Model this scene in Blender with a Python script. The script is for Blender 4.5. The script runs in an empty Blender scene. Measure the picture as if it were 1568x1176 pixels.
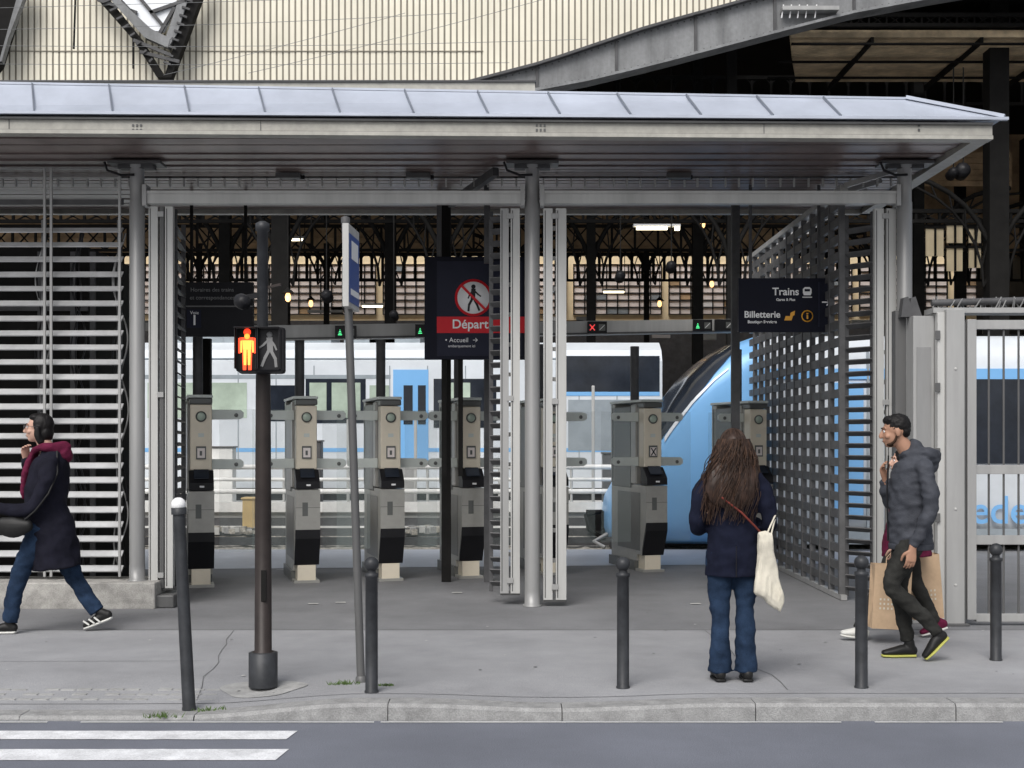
import bpy, bmesh, math, random
from mathutils import Vector, Matrix, noise
random.seed(7)
F=2000.0; CX=784.0; HV=672.0; EYE=1.6
def U(u,Y): return (u-CX)*Y/F
def V(v,Y): return EYE+(HV-v)*Y/F
sc=bpy.context.scene
COL=sc.collection
# ---------------- materials
def M(name,col,rough=0.6,metal=0.0,var=0.15,scale=3.0,bump=0.0,bscale=60.0,streak=False,emis=None,estr=0,alpha=1,spec=0.4,fine=0.0,big=0.0):
    m=bpy.data.materials.new(name); m.use_nodes=True
    nt=m.node_tree; n=nt.nodes; l=nt.links
    b=n['Principled BSDF']
    if len(col)==3: col=(*col,1)
    b.inputs['Roughness'].default_value=rough; b.inputs['Metallic'].default_value=metal
    b.inputs['Specular IOR Level'].default_value=spec
    tc=n.new('ShaderNodeTexCoord'); mp=n.new('ShaderNodeMapping'); l.new(tc.outputs['Object'],mp.inputs[0])
    if streak: mp.inputs['Scale'].default_value=(1,1,0.12)
    def layer(src,sc_,det,amt,last):
        nz=n.new('ShaderNodeTexNoise'); nz.inputs['Scale'].default_value=sc_; nz.inputs['Detail'].default_value=det; nz.inputs['Roughness'].default_value=0.65
        l.new(src,nz.inputs['Vector'])
        r=n.new('ShaderNodeMapRange'); r.inputs['From Min'].default_value=0.3; r.inputs['From Max'].default_value=0.7
        r.inputs['To Min'].default_value=1-amt; r.inputs['To Max'].default_value=1+amt
        l.new(nz.outputs['Fac'],r.inputs['Value'])
        if last is None: return r.outputs[0]
        mu=n.new('ShaderNodeMath'); mu.operation='MULTIPLY'; l.new(last,mu.inputs[0]); l.new(r.outputs[0],mu.inputs[1]); return mu.outputs[0]
    last=layer(mp.outputs[0],scale,8,var,None)
    if fine>0: last=layer(tc.outputs['Object'],bscale,3,fine,last)
    if big>0: last=layer(tc.outputs['Object'],.35,5,big,last)
    mx=n.new('ShaderNodeVectorMath'); mx.operation='SCALE'; mx.inputs[0].default_value=col[:3]
    l.new(last,mx.inputs['Scale']); l.new(mx.outputs[0],b.inputs['Base Color'])
    if bump>0:
        nb=n.new('ShaderNodeTexNoise'); nb.inputs['Scale'].default_value=bscale; nb.inputs['Detail'].default_value=4
        l.new(tc.outputs['Object'],nb.inputs['Vector'])
        bp=n.new('ShaderNodeBump'); bp.inputs['Strength'].default_value=bump; bp.inputs['Distance'].default_value=0.01
        l.new(nb.outputs['Fac'],bp.inputs['Height']); l.new(bp.outputs[0],b.inputs['Normal'])
    if emis:
        b.inputs['Emission Color'].default_value=(*emis,1); b.inputs['Emission Strength'].default_value=estr
    if alpha<1: b.inputs['Alpha'].default_value=alpha
    return m
m_pave=M('pavement_asphalt',(0.295,0.298,0.31),0.85,var=0.12,scale=1.6,bump=0.5,bscale=150,fine=0.18,big=.14)
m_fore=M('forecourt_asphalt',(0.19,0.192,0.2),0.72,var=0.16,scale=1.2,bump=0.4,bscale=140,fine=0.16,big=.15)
m_floor=M('floor_with_reflection',(0.4,0.43,0.49),0.45,var=0.12,scale=1.0,big=.1)  # floor colour with a bluish reflection painted in
m_road=M('road_asphalt',(0.15,0.16,0.19),0.8,var=0.12,scale=0.8,bump=0.4,bscale=130,fine=0.2,big=.12)
m_ground=M('earth',(0.12,0.11,0.1),0.9)
m_kerb=M('granite',(0.28,0.28,0.278),0.8,var=0.25,scale=9,bump=0.5,bscale=120,fine=0.2)
m_plinth=M('plinth_stone',(0.34,0.33,0.31),0.85,var=0.35,scale=6,bump=0.5,bscale=90,fine=0.2)
m_tile=M('tactile_tile',(0.34,0.34,0.335),0.8,var=0.25,scale=8,bump=0.5,bscale=90)
m_paint=M('road_paint',(0.68,0.69,0.71),0.7,var=0.22,scale=7,bump=0.3,bscale=110,fine=0.18)
m_tar=M('tar_seam',(0.12,0.12,0.125),0.7)
m_steel=M('painted_steel_grey',(0.34,0.34,0.335),0.45,0.1,var=0.16,scale=4,streak=True)
m_steel_l=M('painted_steel_light',(0.47,0.47,0.455),0.45,0.05,var=0.16,scale=4,streak=True)
m_steel_d=M('painted_steel_dark',(0.11,0.11,0.11),0.5,0.2,var=0.2,scale=4,streak=True)
m_slat=M('slat_aluminium',(0.47,0.475,0.48),0.45,0.05,var=0.18,scale=4)
m_post=M('post_steel',(0.27,0.27,0.268),0.4,0.2,var=0.16,scale=3,streak=True)
m_iron=M('dark_iron',(0.012,0.0115,0.011),0.8,var=0.3,spec=.15)
m_iron2=M('grey_iron',(0.07,0.07,0.073),0.6,var=0.3,scale=5)
m_louv=M('louvre_grey',(0.1,0.1,0.102),0.55,var=0.3,scale=5)
m_girder=M('girder_paint',(0.2,0.205,0.21),0.6,var=0.35,scale=2.5,streak=True,fine=.1,bscale=14)
m_zinc=M('zinc_roof',(0.44,0.475,0.55),0.4,0.2,var=0.13,scale=1.6,big=.08)
m_zinc_s=M('zinc_seam',(0.22,0.24,0.28),0.4,0.4)
m_fascia=M('fascia_paint',(0.37,0.36,0.325),0.5,0.1,var=0.14,scale=3,fine=.08,bscale=12)
m_soffit=M('soffit_board',(0.18,0.14,0.13),0.4,0.1,var=0.35,scale=2)
m_cream=M('translucent_sheet',(0.80,0.755,0.63),0.6,var=0.08,scale=0.6,big=.07)
m_rib=M('sheet_rib',(0.22,0.20,0.16),0.6,var=0.1)
m_sky_glass=M('roof_glass',(0.85,0.88,0.92),0.3,var=0.04)
m_wood=M('timber_ceiling',(0.66,0.52,0.34),0.8,var=0.4,scale=2)
m_brown=M('brown_boarding',(0.42,0.29,0.17),0.8,var=0.5,scale=1.2)
m_facade=M('cream_stone',(0.86,0.72,0.48),0.8,var=0.15,scale=1)
m_pane=M('window_pane',(0.82,0.75,0.72),0.3,var=0.3,scale=0.5)
m_black=M('black_plastic',(0.012,0.012,0.014),0.45,var=0.2,spec=.25)
m_dkglass=M('dark_glass',(0.02,0.025,0.035),0.12,var=0.3)
m_beige=M('gate_beige',(0.74,0.67,0.54),0.35,0.05,var=0.08)
m_gate=M('gate_grey',(0.35,0.345,0.32),0.35,0.25,var=0.15)
m_gated=M('gate_dark_grey',(0.12,0.125,0.12),0.35,0.2,var=0.15)
m_clamp=M('clamp_grey',(0.58,0.62,0.59),0.35,0.05,var=0.1)
m_glass=M('clear_glass',(0.5,0.6,0.58),0.08,var=0.05,alpha=0.09)
m_navy=M('sign_navy',(0.008,0.009,0.018),0.6,var=0.1,spec=.15)
m_navy2=M('sign_screen',(0.016,0.018,0.034),0.5,var=0.1,spec=.15)
m_white=M('white_enamel',(0.8,0.8,0.8),0.4,var=0.04)
m_red=M('sign_red',(0.6,0.02,0.03),0.5,var=0.05,spec=.2)
m_orange=M('sign_orange',(0.8,0.38,0.03),0.4,var=0.05)
m_bluesign=M('sign_blue',(0.02,0.07,0.28),0.4,var=0.05)
m_trainw=M('train_white',(0.66,0.70,0.74),0.3,0.05,var=0.1,scale=1.2)
m_trainb=M('train_blue',(0.2,0.45,0.78),0.3,0.05,var=0.05,scale=1.2)
m_traingr=M('train_grey',(0.3,0.34,0.37),0.4,0.1,var=0.15)
m_greenwin=M('tinted_window',(0.40,0.48,0.40),0.15,var=0.4,scale=1)
m_ballast=M('ballast',(0.36,0.34,0.3),0.95,var=0.5,scale=12,bump=1.0,bscale=40,fine=0.4)
m_conc=M('concrete_edge',(0.5,0.5,0.48),0.8,var=0.2,scale=2)
m_concl=M('pale_platform_edge',(0.72,0.72,0.70),0.7,var=0.2,scale=2)
m_boll=M('bollard_paint',(0.036,0.038,0.042),0.45,0.1,var=0.35,scale=8,spec=.3)
m_tlpole=M('brown_pole_paint',(0.032,0.025,0.023),0.45,0.1,var=0.25,scale=6,spec=.3)
m_lred=M('lit_red',(0.9,0.1,0.02),0.4,emis=(1.0,0.05,0.02),estr=1.3)
m_lyel=M('lit_yellow',(0.9,0.5,0.1),0.4,emis=(1.0,0.36,0.04),estr=1.3)
m_lgreen=M('lit_green',(0.1,0.9,0.3),0.4,emis=(0.1,1.0,0.35),estr=1.2)
m_redx=M('lit_red_led',(0.9,0.1,0.1),0.4,emis=(1.0,0.08,0.08),estr=.7)
m_tube=M('lit_tube',(1,1,0.9),0.4,emis=(1.0,0.88,0.6),estr=5)
m_warm=M('warm_lamp_and_added_glow',(1,.7,.4),.4,emis=(1,.55,.22),estr=2.5)
m_dim=M('unlit_figure',(0.2,0.2,0.2),0.5)
m_grey_txt=M('grey_print',(0.14,0.14,0.14),0.5)
m_skin=M('skin',(0.55,0.34,0.26),0.55,var=0.08,scale=12)
m_skin2=M('skin_tan',(0.38,0.21,0.14),0.55,var=0.08,scale=12)
m_hairb=M('brown_hair',(0.034,0.019,0.0135),0.5,var=0.55,scale=22,spec=.3)
m_hairb2=M('brown_hair_light',(0.07,0.038,0.024),0.5,var=0.4,scale=22,spec=.3)
m_hairk=M('black_hair',(0.008,0.007,0.007),0.55,var=0.3,scale=30,spec=.25)
m_coat=M('navy_wool',(0.010,0.012,0.025),0.9,var=0.35,scale=9,bump=0.5,bscale=200,spec=.1)
m_coat2=M('dark_navy_cloth',(0.010,0.010,0.018),0.85,var=0.35,scale=9,bump=0.5,bscale=200,spec=.15)
m_jean=M('denim',(0.019,0.035,0.068),0.9,var=0.5,scale=6,bump=0.5,bscale=260,fine=0.2,spec=.1)
m_jacket=M('grey_jacket',(0.05,0.054,0.066),0.75,var=0.3,scale=8,bump=0.4,bscale=150,spec=.25)
m_trous=M('charcoal_trousers',(0.030,0.030,0.028),0.9,var=0.35,scale=8,bump=0.4,bscale=200,spec=.1)
m_maroon=M('maroon_cloth',(0.11,0.012,0.038),0.85,var=0.35,scale=10,bump=0.5,bscale=150,spec=.15)
m_shoek=M('black_shoe',(0.012,0.012,0.012),0.5,var=0.2,spec=.3)
m_solew=M('white_sole',(0.6,0.6,0.57),0.6)
m_soley=M('yellow_sole',(0.42,0.42,0.1),0.6)
m_tote=M('canvas_tote',(0.66,0.62,0.52),0.9,var=0.14,scale=12,bump=0.6,bscale=200)
m_paper=M('kraft_paper',(0.52,0.37,0.24),0.8,var=0.18,scale=5,bump=0.2,bscale=20)
m_grass=M('weed_green',(0.07,0.12,0.03),0.8,var=0.4,scale=20)
m_yellowbox=M('yellow_cabinet',(0.55,0.4,0.18),0.6)
m_leather=M('red_leather',(0.16,0.03,0.02),0.5)
m_beard=M('beard_stubble',(.05,.03,.02),.8,spec=.1)
m_sg=M('sign_charcoal',(.018,.018,.021),.6,spec=.15)

# ---------------- mesh builder
class MB:
    def __init__(s): s.v=[];s.f=[];s.m=[];s.sm=[];s.mats=[]
    def mi(s,mat):
        if mat not in s.mats: s.mats.append(mat)
        return s.mats.index(mat)
    def add(s,vs,fs,mat,smooth=False):
        o=len(s.v); s.v+= [tuple(v) for v in vs]; i=s.mi(mat)
        for f in fs: s.f.append(tuple(o+k for k in f)); s.m.append(i); s.sm.append(smooth)
    def box(s,x0,x1,y0,y1,z0,z1,mat):
        vs=[(x0,y0,z0),(x1,y0,z0),(x1,y1,z0),(x0,y1,z0),(x0,y0,z1),(x1,y0,z1),(x1,y1,z1),(x0,y1,z1)]
        s.add(vs,[(0,3,2,1),(4,5,6,7),(0,1,5,4),(1,2,6,5),(2,3,7,6),(3,0,4,7)],mat)
    def prism(s,poly,axis,a,b,mat):
        n=len(poly)
        def mk(p,t):
            return {'x':(t,p[0],p[1]),'y':(p[0],t,p[1]),'z':(p[0],p[1],t)}[axis]
        vs=[mk(p,a) for p in poly]+[mk(p,b) for p in poly]
        fs=[tuple(range(n)),tuple(range(2*n-1,n-1,-1))]+[(i,(i+1)%n,n+(i+1)%n,n+i) for i in range(n)]
        s.add(vs,fs,mat)
    def beam(s,p,q,w,h,mat,up=(0,0,1)):
        p=Vector(p);q=Vector(q);t=(q-p).normalized();up=Vector(up)
        if abs(t.dot(up))>0.95: up=Vector((0,1,0))
        a=t.cross(up).normalized()*w/2; b=a.cross(t).normalized()*h/2
        vs=[p-a-b,p+a-b,p+a+b,p-a+b,q-a-b,q+a-b,q+a+b,q-a+b]
        s.add(vs,[(0,3,2,1),(4,5,6,7),(0,1,5,4),(1,2,6,5),(2,3,7,6),(3,0,4,7)],mat)
    def tube(s,pts,rad,mat,seg=12,cap=True):
        pts=[Vector(p) for p in pts]
        if not isinstance(rad,(list,tuple)): rad=[rad]*len(pts)
        vs=[];fs=[]
        N=None
        for i,p in enumerate(pts):
            t=(pts[min(i+1,len(pts)-1)]-pts[max(i-1,0)])
            if t.length<1e-9: t=Vector((0,0,1))
            t.normalize()
            if N is None:
                N=t.cross(Vector((0,1,0.01)) if abs(t.y)<0.9 else Vector((1,0,0))).normalized()
            N=(N-t*N.dot(t)).normalized(); B=t.cross(N)
            for k in range(seg):
                a=2*math.pi*k/seg; vs.append(p+(N*math.cos(a)+B*math.sin(a))*rad[i])
        for i in range(len(pts)-1):
            for k in range(seg):
                k2=(k+1)%seg
                fs.append((i*seg+k,i*seg+k2,(i+1)*seg+k2,(i+1)*seg+k))
        s.add(vs,fs,mat,True)
        if cap:
            s.add(vs[:seg],[tuple(range(seg))[::-1]],mat); s.add(vs[-seg:],[tuple(range(seg))],mat)
    def lathe(s,c,prof,mat,seg=20,axis=(0,0,1)):
        ax=Vector(axis).normalized()
        s.tube([Vector(c)+ax*z for r,z in prof],[max(r,0.0005) for r,z in prof],mat,seg)
    def build(s,name,parent=None,bevel=0,loc=(0,0,0),rz=0):
        me=bpy.data.meshes.new(name); me.from_pydata(s.v,[],s.f)
        for m in s.mats: me.materials.append(m)
        for p,i,sm in zip(me.polygons,s.m,s.sm): p.material_index=i; p.use_smooth=sm
        bm=bmesh.new(); bm.from_mesh(me)
        bmesh.ops.recalc_face_normals(bm,faces=bm.faces); bm.to_mesh(me); bm.free()
        ob=bpy.data.objects.new(name,me); COL.objects.link(ob); ob.location=loc; ob.rotation_euler=(0,0,rz)
        if parent: ob.parent=parent
        if bevel>0:
            b=ob.modifiers.new('bevel','BEVEL'); b.width=bevel; b.segments=2; b.limit_method='ANGLE'; b.angle_limit=0.9
        return ob
def empty(name,loc=(0,0,0),rz=0):
    e=bpy.data.objects.new(name,None); e.location=loc; e.rotation_euler=(0,0,rz); e.empty_display_size=0.2; COL.objects.link(e); return e
def text(body,name,loc,size,mat,parent,rot=(math.pi/2,0,0),bold=0.0,align='CENTER'):
    c=bpy.data.curves.new(name,'FONT'); c.body=body; c.size=size; c.align_x=align; c.align_y='CENTER'; c.extrude=0.001; c.offset=bold
    o=bpy.data.objects.new(name+'_tmp',c); COL.objects.link(o)
    dg=bpy.context.evaluated_depsgraph_get(); me=bpy.data.meshes.new_from_object(o.evaluated_get(dg))
    bpy.data.objects.remove(o)
    me.materials.clear(); me.materials.append(mat)
    ob=bpy.data.objects.new(name,me); COL.objects.link(ob); ob.location=loc; ob.rotation_euler=rot; ob.parent=parent
    return ob

# ================= GROUND
b=MB(); b.add([(-400,-300,-0.75),(400,-300,-0.75),(400,500,-0.75),(-400,500,-0.75)],[(0,1,2,3)],m_ground); b.build('ground')
b=MB(); b.box(-60,60,-20,7.9,-0.5,-0.10,m_road); b.build('road')
b=MB()
for (v0,v1,ue) in ((1120,1133,443),(1148,1165,428),(1181,1202,410)):
    y1=3400/(v0-672); y0=3400/(v1-672); ym=(y0+y1)/2
    xe=(ue-CX)*ym/F
    n=60; xs_=[-8+(xe+8)*i/n for i in range(n+1)]
    for i in range(n):
        ja=.006*noise.noise(Vector((xs_[i]*9,y0,0))); jb=.006*noise.noise(Vector((xs_[i+1]*9,y0,0)))
        b.add([(xs_[i],y0+ja,-0.096),(xs_[i+1],y0+jb,-0.096),(xs_[i+1]+(.03 if i==n-1 else 0),y1+jb,-0.096),(xs_[i],y1+ja,-0.096)],[(0,1,2,3)],m_paint)
b.build('zebra_crossing')
b=MB(); 
x=-9
while x<9:
    L=random.uniform(.3,.9)
    b.add([(x,7.81,-0.095),(x+L,7.81,-0.095),(x+L,7.83,-0.095),(x,7.83,-0.095)],[(0,1,2,3)],m_concl); x+=L+random.choice((0,0,.04,.2))
b.build('gutter_line')
def ss(t): t=max(0,min(1,t)); return t*t*(3-2*t)
def ph(x,y):
    r=ss((-0.9-x)/1.1); d=ss((8.9-y)/0.9)
    return -0.075*r*d-0.03*d*ss(1-abs(x-.3)/1.0)
def grid(name,x0,x1,y0,y1,nx,ny,fz,mat,zoff=0):
    b=MB(); vs=[];fs=[]
    for j in range(ny+1):
        for i in range(nx+1):
            x=x0+(x1-x0)*i/nx; y=y0+(y1-y0)*j/ny; vs.append((x,y,fz(x,y)+zoff))
    for j in range(ny):
        for i in range(nx): a=j*(nx+1)+i; fs.append((a,a+1,a+nx+2,a+nx+1))
    b.add(vs,fs,mat,True); return b.build(name)
grid('pavement',-30,30,8.04,10.92,300,16,ph,m_pave)
b=MB(); b.box(-30,30,10.92,18.9,-0.4,-0.002,m_fore); b.build('forecourt')
b=MB(); b.add([(-9,15.6,0.002),(6,16.9,0.002),(6,18.88,0.002),(-9,18.88,0.002)],[(0,1,2,3)],m_floor); b.build('floor_with_reflection')  # inner floor sheet, made paler to carry the painted bluish reflection
b=MB()
def seam(x0,y0,x1,y1,w,z=.003,wob=.015):
    n=max(4,int(abs(x1-x0)+abs(y1-y0))*5); P=[]
    for i in range(n+1):
        t=i/n; x=x0+(x1-x0)*t; y=y0+(y1-y0)*t
        P.append((x+wob*noise.noise(Vector((x*2,y*2,1))),y+wob*noise.noise(Vector((x*2,y*2,5)))))
    for i in range(n):
        a,c=P[i],P[i+1]; d=Vector((c[0]-a[0],c[1]-a[1])).normalized(); nx,ny=-d.y*w/2,d.x*w/2
        q=[(a[0]-nx,a[1]-ny),(c[0]-nx,c[1]-ny),(c[0]+nx,c[1]+ny),(a[0]+nx,a[1]+ny)]
        b.add([(p[0],p[1],ph(p[0],p[1])+z) for p in q],[(0,1,2,3)],m_tar)
seam(-12,10.93,12,10.93,.018); seam(-12,8.2,12,8.2,.008); seam(-2.3,10.9,-2.0,8.3,.006,wob=.06); seam(1.6,10.9,1.75,8.3,.006,wob=.08); seam(4.6,9.2,12,9.25,.008); seam(-6,9.35,-2.2,9.4,.006)
b.build('pavement_joints')
b=MB()
for i in range(46):
    x=random.uniform(-5,5); y=random.uniform(8.3,12.4); r=random.uniform(.006,.014); n=7
    b.add([(x+r*math.cos(t*6.283/n)*random.uniform(.7,1.3),y+r*math.sin(t*6.283/n),ph(x,y)+.006) for t in range(n)],[tuple(range(n))],random.choice((m_tar,m_tar,m_conc)))
for (u,v) in ((430,873),(1220,840),(480,925),(522,923),(1065,925),(700,908)):
    y=3200/(v-672); x=U(u,y); w=random.uniform(.03,.1)
    b.add([(x-w,y-.03,.006),(x+w,y-.035,.006),(x+w*.8,y+.03,.006),(x-w*.9,y+.02,.006)],[(0,1,2,3)],m_conc)
b.build('litter')
b=MB(); x=-12.3
while x<12:
    L=random.uniform(0.9,1.25); x1=x+L-0.006
    n=6; off=random.uniform(-.006,.006)
    for k in range(n):
        xa=x+(x1-x)*k/n; xb=x+(x1-x)*(k+1)/n
        za=ph(xa,8)+0.004; zb=ph(xb,8)+0.004
        vs=[(xa,7.865+off,-0.2),(xb,7.865+off,-0.2),(xb,8.06,-0.2),(xa,8.06,-0.2),(xa,7.87+off,za-.02),(xb,7.87+off,zb-.02),(xb,8.06,zb),(xa,8.06,za),(xa,7.89+off,za),(xb,7.89+off,zb)]
        b.add(vs,[(0,1,5,4),(4,5,9,8),(8,9,6,7),(2,3,7,6)]+([(0,4,8,7,3)] if k==0 else [])+([(1,2,6,9,5)] if k==n-1 else []),m_kerb)
    x+=L
b.build('kerb')
b=MB()
for i in range(44):
    for j in range(3):
        x=-6.5+i*0.105; y=8.28+j*0.1
        if random.random()<0.12: continue
        z=ph(x,y)+0.004
        b.box(x,x+0.09,y,y+0.085,z-0.02,z+random.uniform(0,0.003),m_tile)
b.build('tactile_paving')
b=MB()
for (u,vv,s) in ((250,1079,0.07),(318,1071,0.06),(527,1047,0.06),(590,1050,0.03)):
    y=3200/(vv-672); x=U(u,y)
    for k in range(60):
        a=random.uniform(0,6.28); r=random.uniform(0,s*1.2); px=x+math.cos(a)*r*1.6; py=y+math.sin(a)*r*0.6; h=random.uniform(0.012,s*0.6)
        dx=random.uniform(-.03,.03); z=ph(px,py); w=0.004
        b.add([(px-w,py,z),(px+w,py,z),(px+dx,py+random.uniform(-.02,.02),z+h)],[(0,1,2)],m_grass)
b.build('weeds')
def bz(x,y):
    t=(y-18.9)/1.8
    return -0.06+0.17*t+0.05*noise.noise(Vector((x*6,y*6,0)))
grid('ballast_bed',-14,14,18.9,20.7,260,20,bz,m_ballast)

# ================= CANOPY
can=empty('station_entrance_canopy')
b=MB()
YE,YT,YB=11.4,11.8,15.3
def eavez(x): return 4.455-0.055*(x+4.5)/8.8
def topz(x): return V(129,YT)-0.14*(x+4.6)/8.2
XL=-9.0; XR=U(1388,YT); XC=4.30
tl=(XL,YT,topz(XL)); tr=(XR,YT,topz(XR)); el=(XL,YE,eavez(XL)); er=(XC,YE,eavez(XC)); kr=(XC,YB,4.45); kl=(XL,YB,4.5)
ml=(XL,13.3,5.0); mr=(XR-.2,13.3,4.9)
b.add([el,er,tr,tl,kr,kl,ml,mr],[(0,1,2,3),(1,4,7,2),(3,2,7,6),(6,7,4,5)],m_zinc)
for u in (-180,-65,52,172,290,406,521,634,748,858,966,1074,1184,1288):
    x=U(u,YE); ut=u-3-max(0,(u-52))*.02; xt=U(ut,YT)
    b.beam((x,YE-0.005,eavez(x)+0.008),(xt,YT-.005,topz(xt)+0.008),0.010,0.022,m_zinc_s)
    b.beam((xt,YT,topz(xt)+.012),(xt,13.3,4.98),.01,.025,m_zinc_s)
b.beam((er[0],er[1],er[2]+.015),(tr[0],tr[1],tr[2]+.02),0.05,0.03,m_zinc)
b.beam((tl[0],tl[1]+.02,tl[2]+.012),(tr[0],tr[1]+.02,tr[2]+.012),0.05,0.02,m_zinc)
b.box(XL,U(820,YT),YT+.25,YT+.4,topz(-2)+.03,topz(-4)+.095,m_fascia)
b.box(XL,U(820,YT)+.01,YT+.23,YT+.42,topz(-4)+.097,topz(-4)+.112,m_iron2)
b.beam((XL,YE-0.02,eavez(XL)-0.012),(XC+.02,YE-0.02,eavez(XC)-0.012),0.05,0.025,m_zinc)
b.build('roof_sheet',can)
b=MB()
for (z0,z1,y0,mt) in ((-0.15,-0.045,0.02,m_fascia),(-0.185,-0.152,0.0,m_fascia),(-0.06,-0.042,-0.012,m_steel_d),(-0.152,-0.147,0.012,m_steel_d)):
    vs=[(XL,YE+y0,eavez(XL)+z0),(4.2,YE+y0,eavez(4.2)+z0),(4.2,YE+0.14,eavez(4.2)+z0),(XL,YE+0.14,eavez(XL)+z0),
        (XL,YE+y0,eavez(XL)+z1),(4.2,YE+y0,eavez(4.2)+z1),(4.2,YE+0.14,eavez(4.2)+z1),(XL,YE+0.14,eavez(XL)+z1)]
    b.add(vs,[(0,3,2,1),(4,5,6,7),(0,1,5,4),(1,2,6,5),(2,3,7,6),(3,0,4,7)],mt)
b.box(4.06,4.2,YE+0.145,YB,4.22,4.36,m_fascia)
b.box(XL,4.2,YB-.1,YB,4.22,4.36,m_fascia)
for u in (203,209,215,822,828,834,1408): 
    for dz in (0,.04): b.box(U(u,YE)-.009,U(u,YE)+.009,YE+.012,YE+0.03,4.29+dz,4.31+dz,m_steel_d)
for x in (-4.4,-2.2,2.2): b.box(x,x+.006,YE+.015,YE+.03,eavez(x)-.15,eavez(x)-.05,m_steel_d)
b.build('fascia_gutter',can)
b=MB(); y=YE+0.16
while y<YB-0.12:
    b.box(XL,4.05,y,y+0.115,4.255+random.uniform(0,0.02),4.3,m_soffit); y+=0.135
b.box(XL,4.05,YE+.15,YB-.1,4.301,4.32,m_iron)
x=-6
while x<4:
    b.box(x,x+.016,13.2,13.23,4.15,4.25,m_steel_l); x+=0.14+random.uniform(-.01,.01)
b.box(-6,4,13.2,13.22,4.235,4.25,m_steel_d)
for u in (440,640,1040):
    X=U(u,13); b.box(X-.12,X+.12,13,13.06,4.2,4.25,m_steel_d); b.box(X-.09,X+.15,13.12,13.16,4.21,4.25,m_black)
b.build('soffit_ceiling',can)
PY=12.5
for i,(u,zb) in enumerate(((210,0.24),(815,0),(1385,0))):
    b=MB(); X=U(u,PY); r=0.072
    b.lathe((X,PY,zb),[(r*1.25,0),(r*1.25,.015),(r*1.02,.02),(r*1.02,0.15),(r,0.16),(r,3.86-zb),(r*.93,3.87-zb),(r*.93,4.18-zb),(r*1.1,4.19-zb),(r*1.1,4.25-zb)],m_post,24)
    b.box(X-.25,X+.25,PY-.12,PY+.12,4.215,4.24,m_steel_d)
    b.box(X-.17,X+.17,PY-.06,PY+.06,4.18,4.213,m_iron2)
    b.tube([(X-.27,PY-.14,4.22),(X-.24,PY-.15,4.14),(X-.12,PY-.12,4.10),(X,PY-.09,4.11)],0.012,m_black,6)
    b.build('post_%d'%(i+1),can)
b=MB()
for (u0,u1) in ((224,800),(830,1373)):
    b.box(U(u0,PY),U(u1,PY),PY-.05,PY+.05,3.845,3.955,m_steel_l)
    b.box(U(u0,PY),U(u1,PY),PY-.065,PY-.052,3.935,3.962,m_steel_l)
    for uu in (u0,u1):
        b.box(U(uu,PY)-.02,U(uu,PY)+.02,PY-.08,PY+.08,3.82,4.02,m_steel)
b.build('cross_beam',can)
b=MB(); b.beam((U(690,14),14.0,4.12),(U(760,13),12.7,4.2),0.06,0.08,m_iron2); b.beam((U(745,13.4),13.4,3.4),(U(745,13.4),13.4,4.2),0.05,0.05,m_iron2); b.build('brace',can)

# ================= folding gate frames
def leaf(name,ulist,v0,v1,Y,slat=None):
    b=MB(); z1=V(v0,Y); z0=max(0.03,V(v1,Y))
    for (a,c,mt) in ulist:
        xa,xb=U(a,Y),U(c,Y)
        b.box(xa,xb,Y-.035,Y+.035,z0,z1,mt)
        b.box(xa+.012,xa+.022,Y-.0375,Y-.036,z0+.02,z1-.02,m_steel_d)
    a=U(ulist[0][0],Y); c=U(ulist[-1][1],Y)
    z=z0+.06
    b.box(a,c,Y-.02,Y+.02,z0-.02,z0+.02,m_steel_d)
    while z<z1:
        b.box(a+.01,c-.01,Y+.036,Y+.05,z,z+.04,m_steel); z+=.29
    for z in (z0+.1,(z0+z1)/2,z1-.1): b.box((a+c)/2-.03,(a+c)/2+.03,Y-.05,Y-.036,z,z+.05,m_steel)
    if slat:
        (ua,ya,ub,yb)=slat
        xa=U(ua,ya); xb=U(ub,yb); z=z0+.08
        while z<z1-.05:
            p=Vector((xa,ya,z));q=Vector((xb,yb,z))
            b.beam(p+Vector((0,-.03,0)),q+Vector((0,-.03,0)),.07,.012,m_louv,up=(0.3,0.8,1)); z+=.118
        b.box(xa-.02,xa+.02,ya-.02,ya+.02,z0,z1,m_iron2); b.box(xb-.02,xb+.02,yb-.02,yb+.02,z0,z1,m_iron2)
    return b.build(name,bevel=0.004)
leaf('folding_gate_leaf',[(229,243,m_steel_l),(246,252,m_steel_d),(254,266,m_steel_l)],317,900,12.55,(268,12.7,281,13.6))
leaf('folding_gate_leaf',[(766,779,m_steel),(782,796,m_steel_l)],320,908,12.6,(752,12.75,770,12.7))
leaf('folding_gate_leaf',[(832,846,m_steel_l),(851,867,m_steel_l)],320,918,12.5,None)
leaf('folding_gate_leaf',[(1338,1352,m_steel_l),(1356,1371,m_steel_l)],320,920,12.6,(1296,13.0,1336,12.75))

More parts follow.
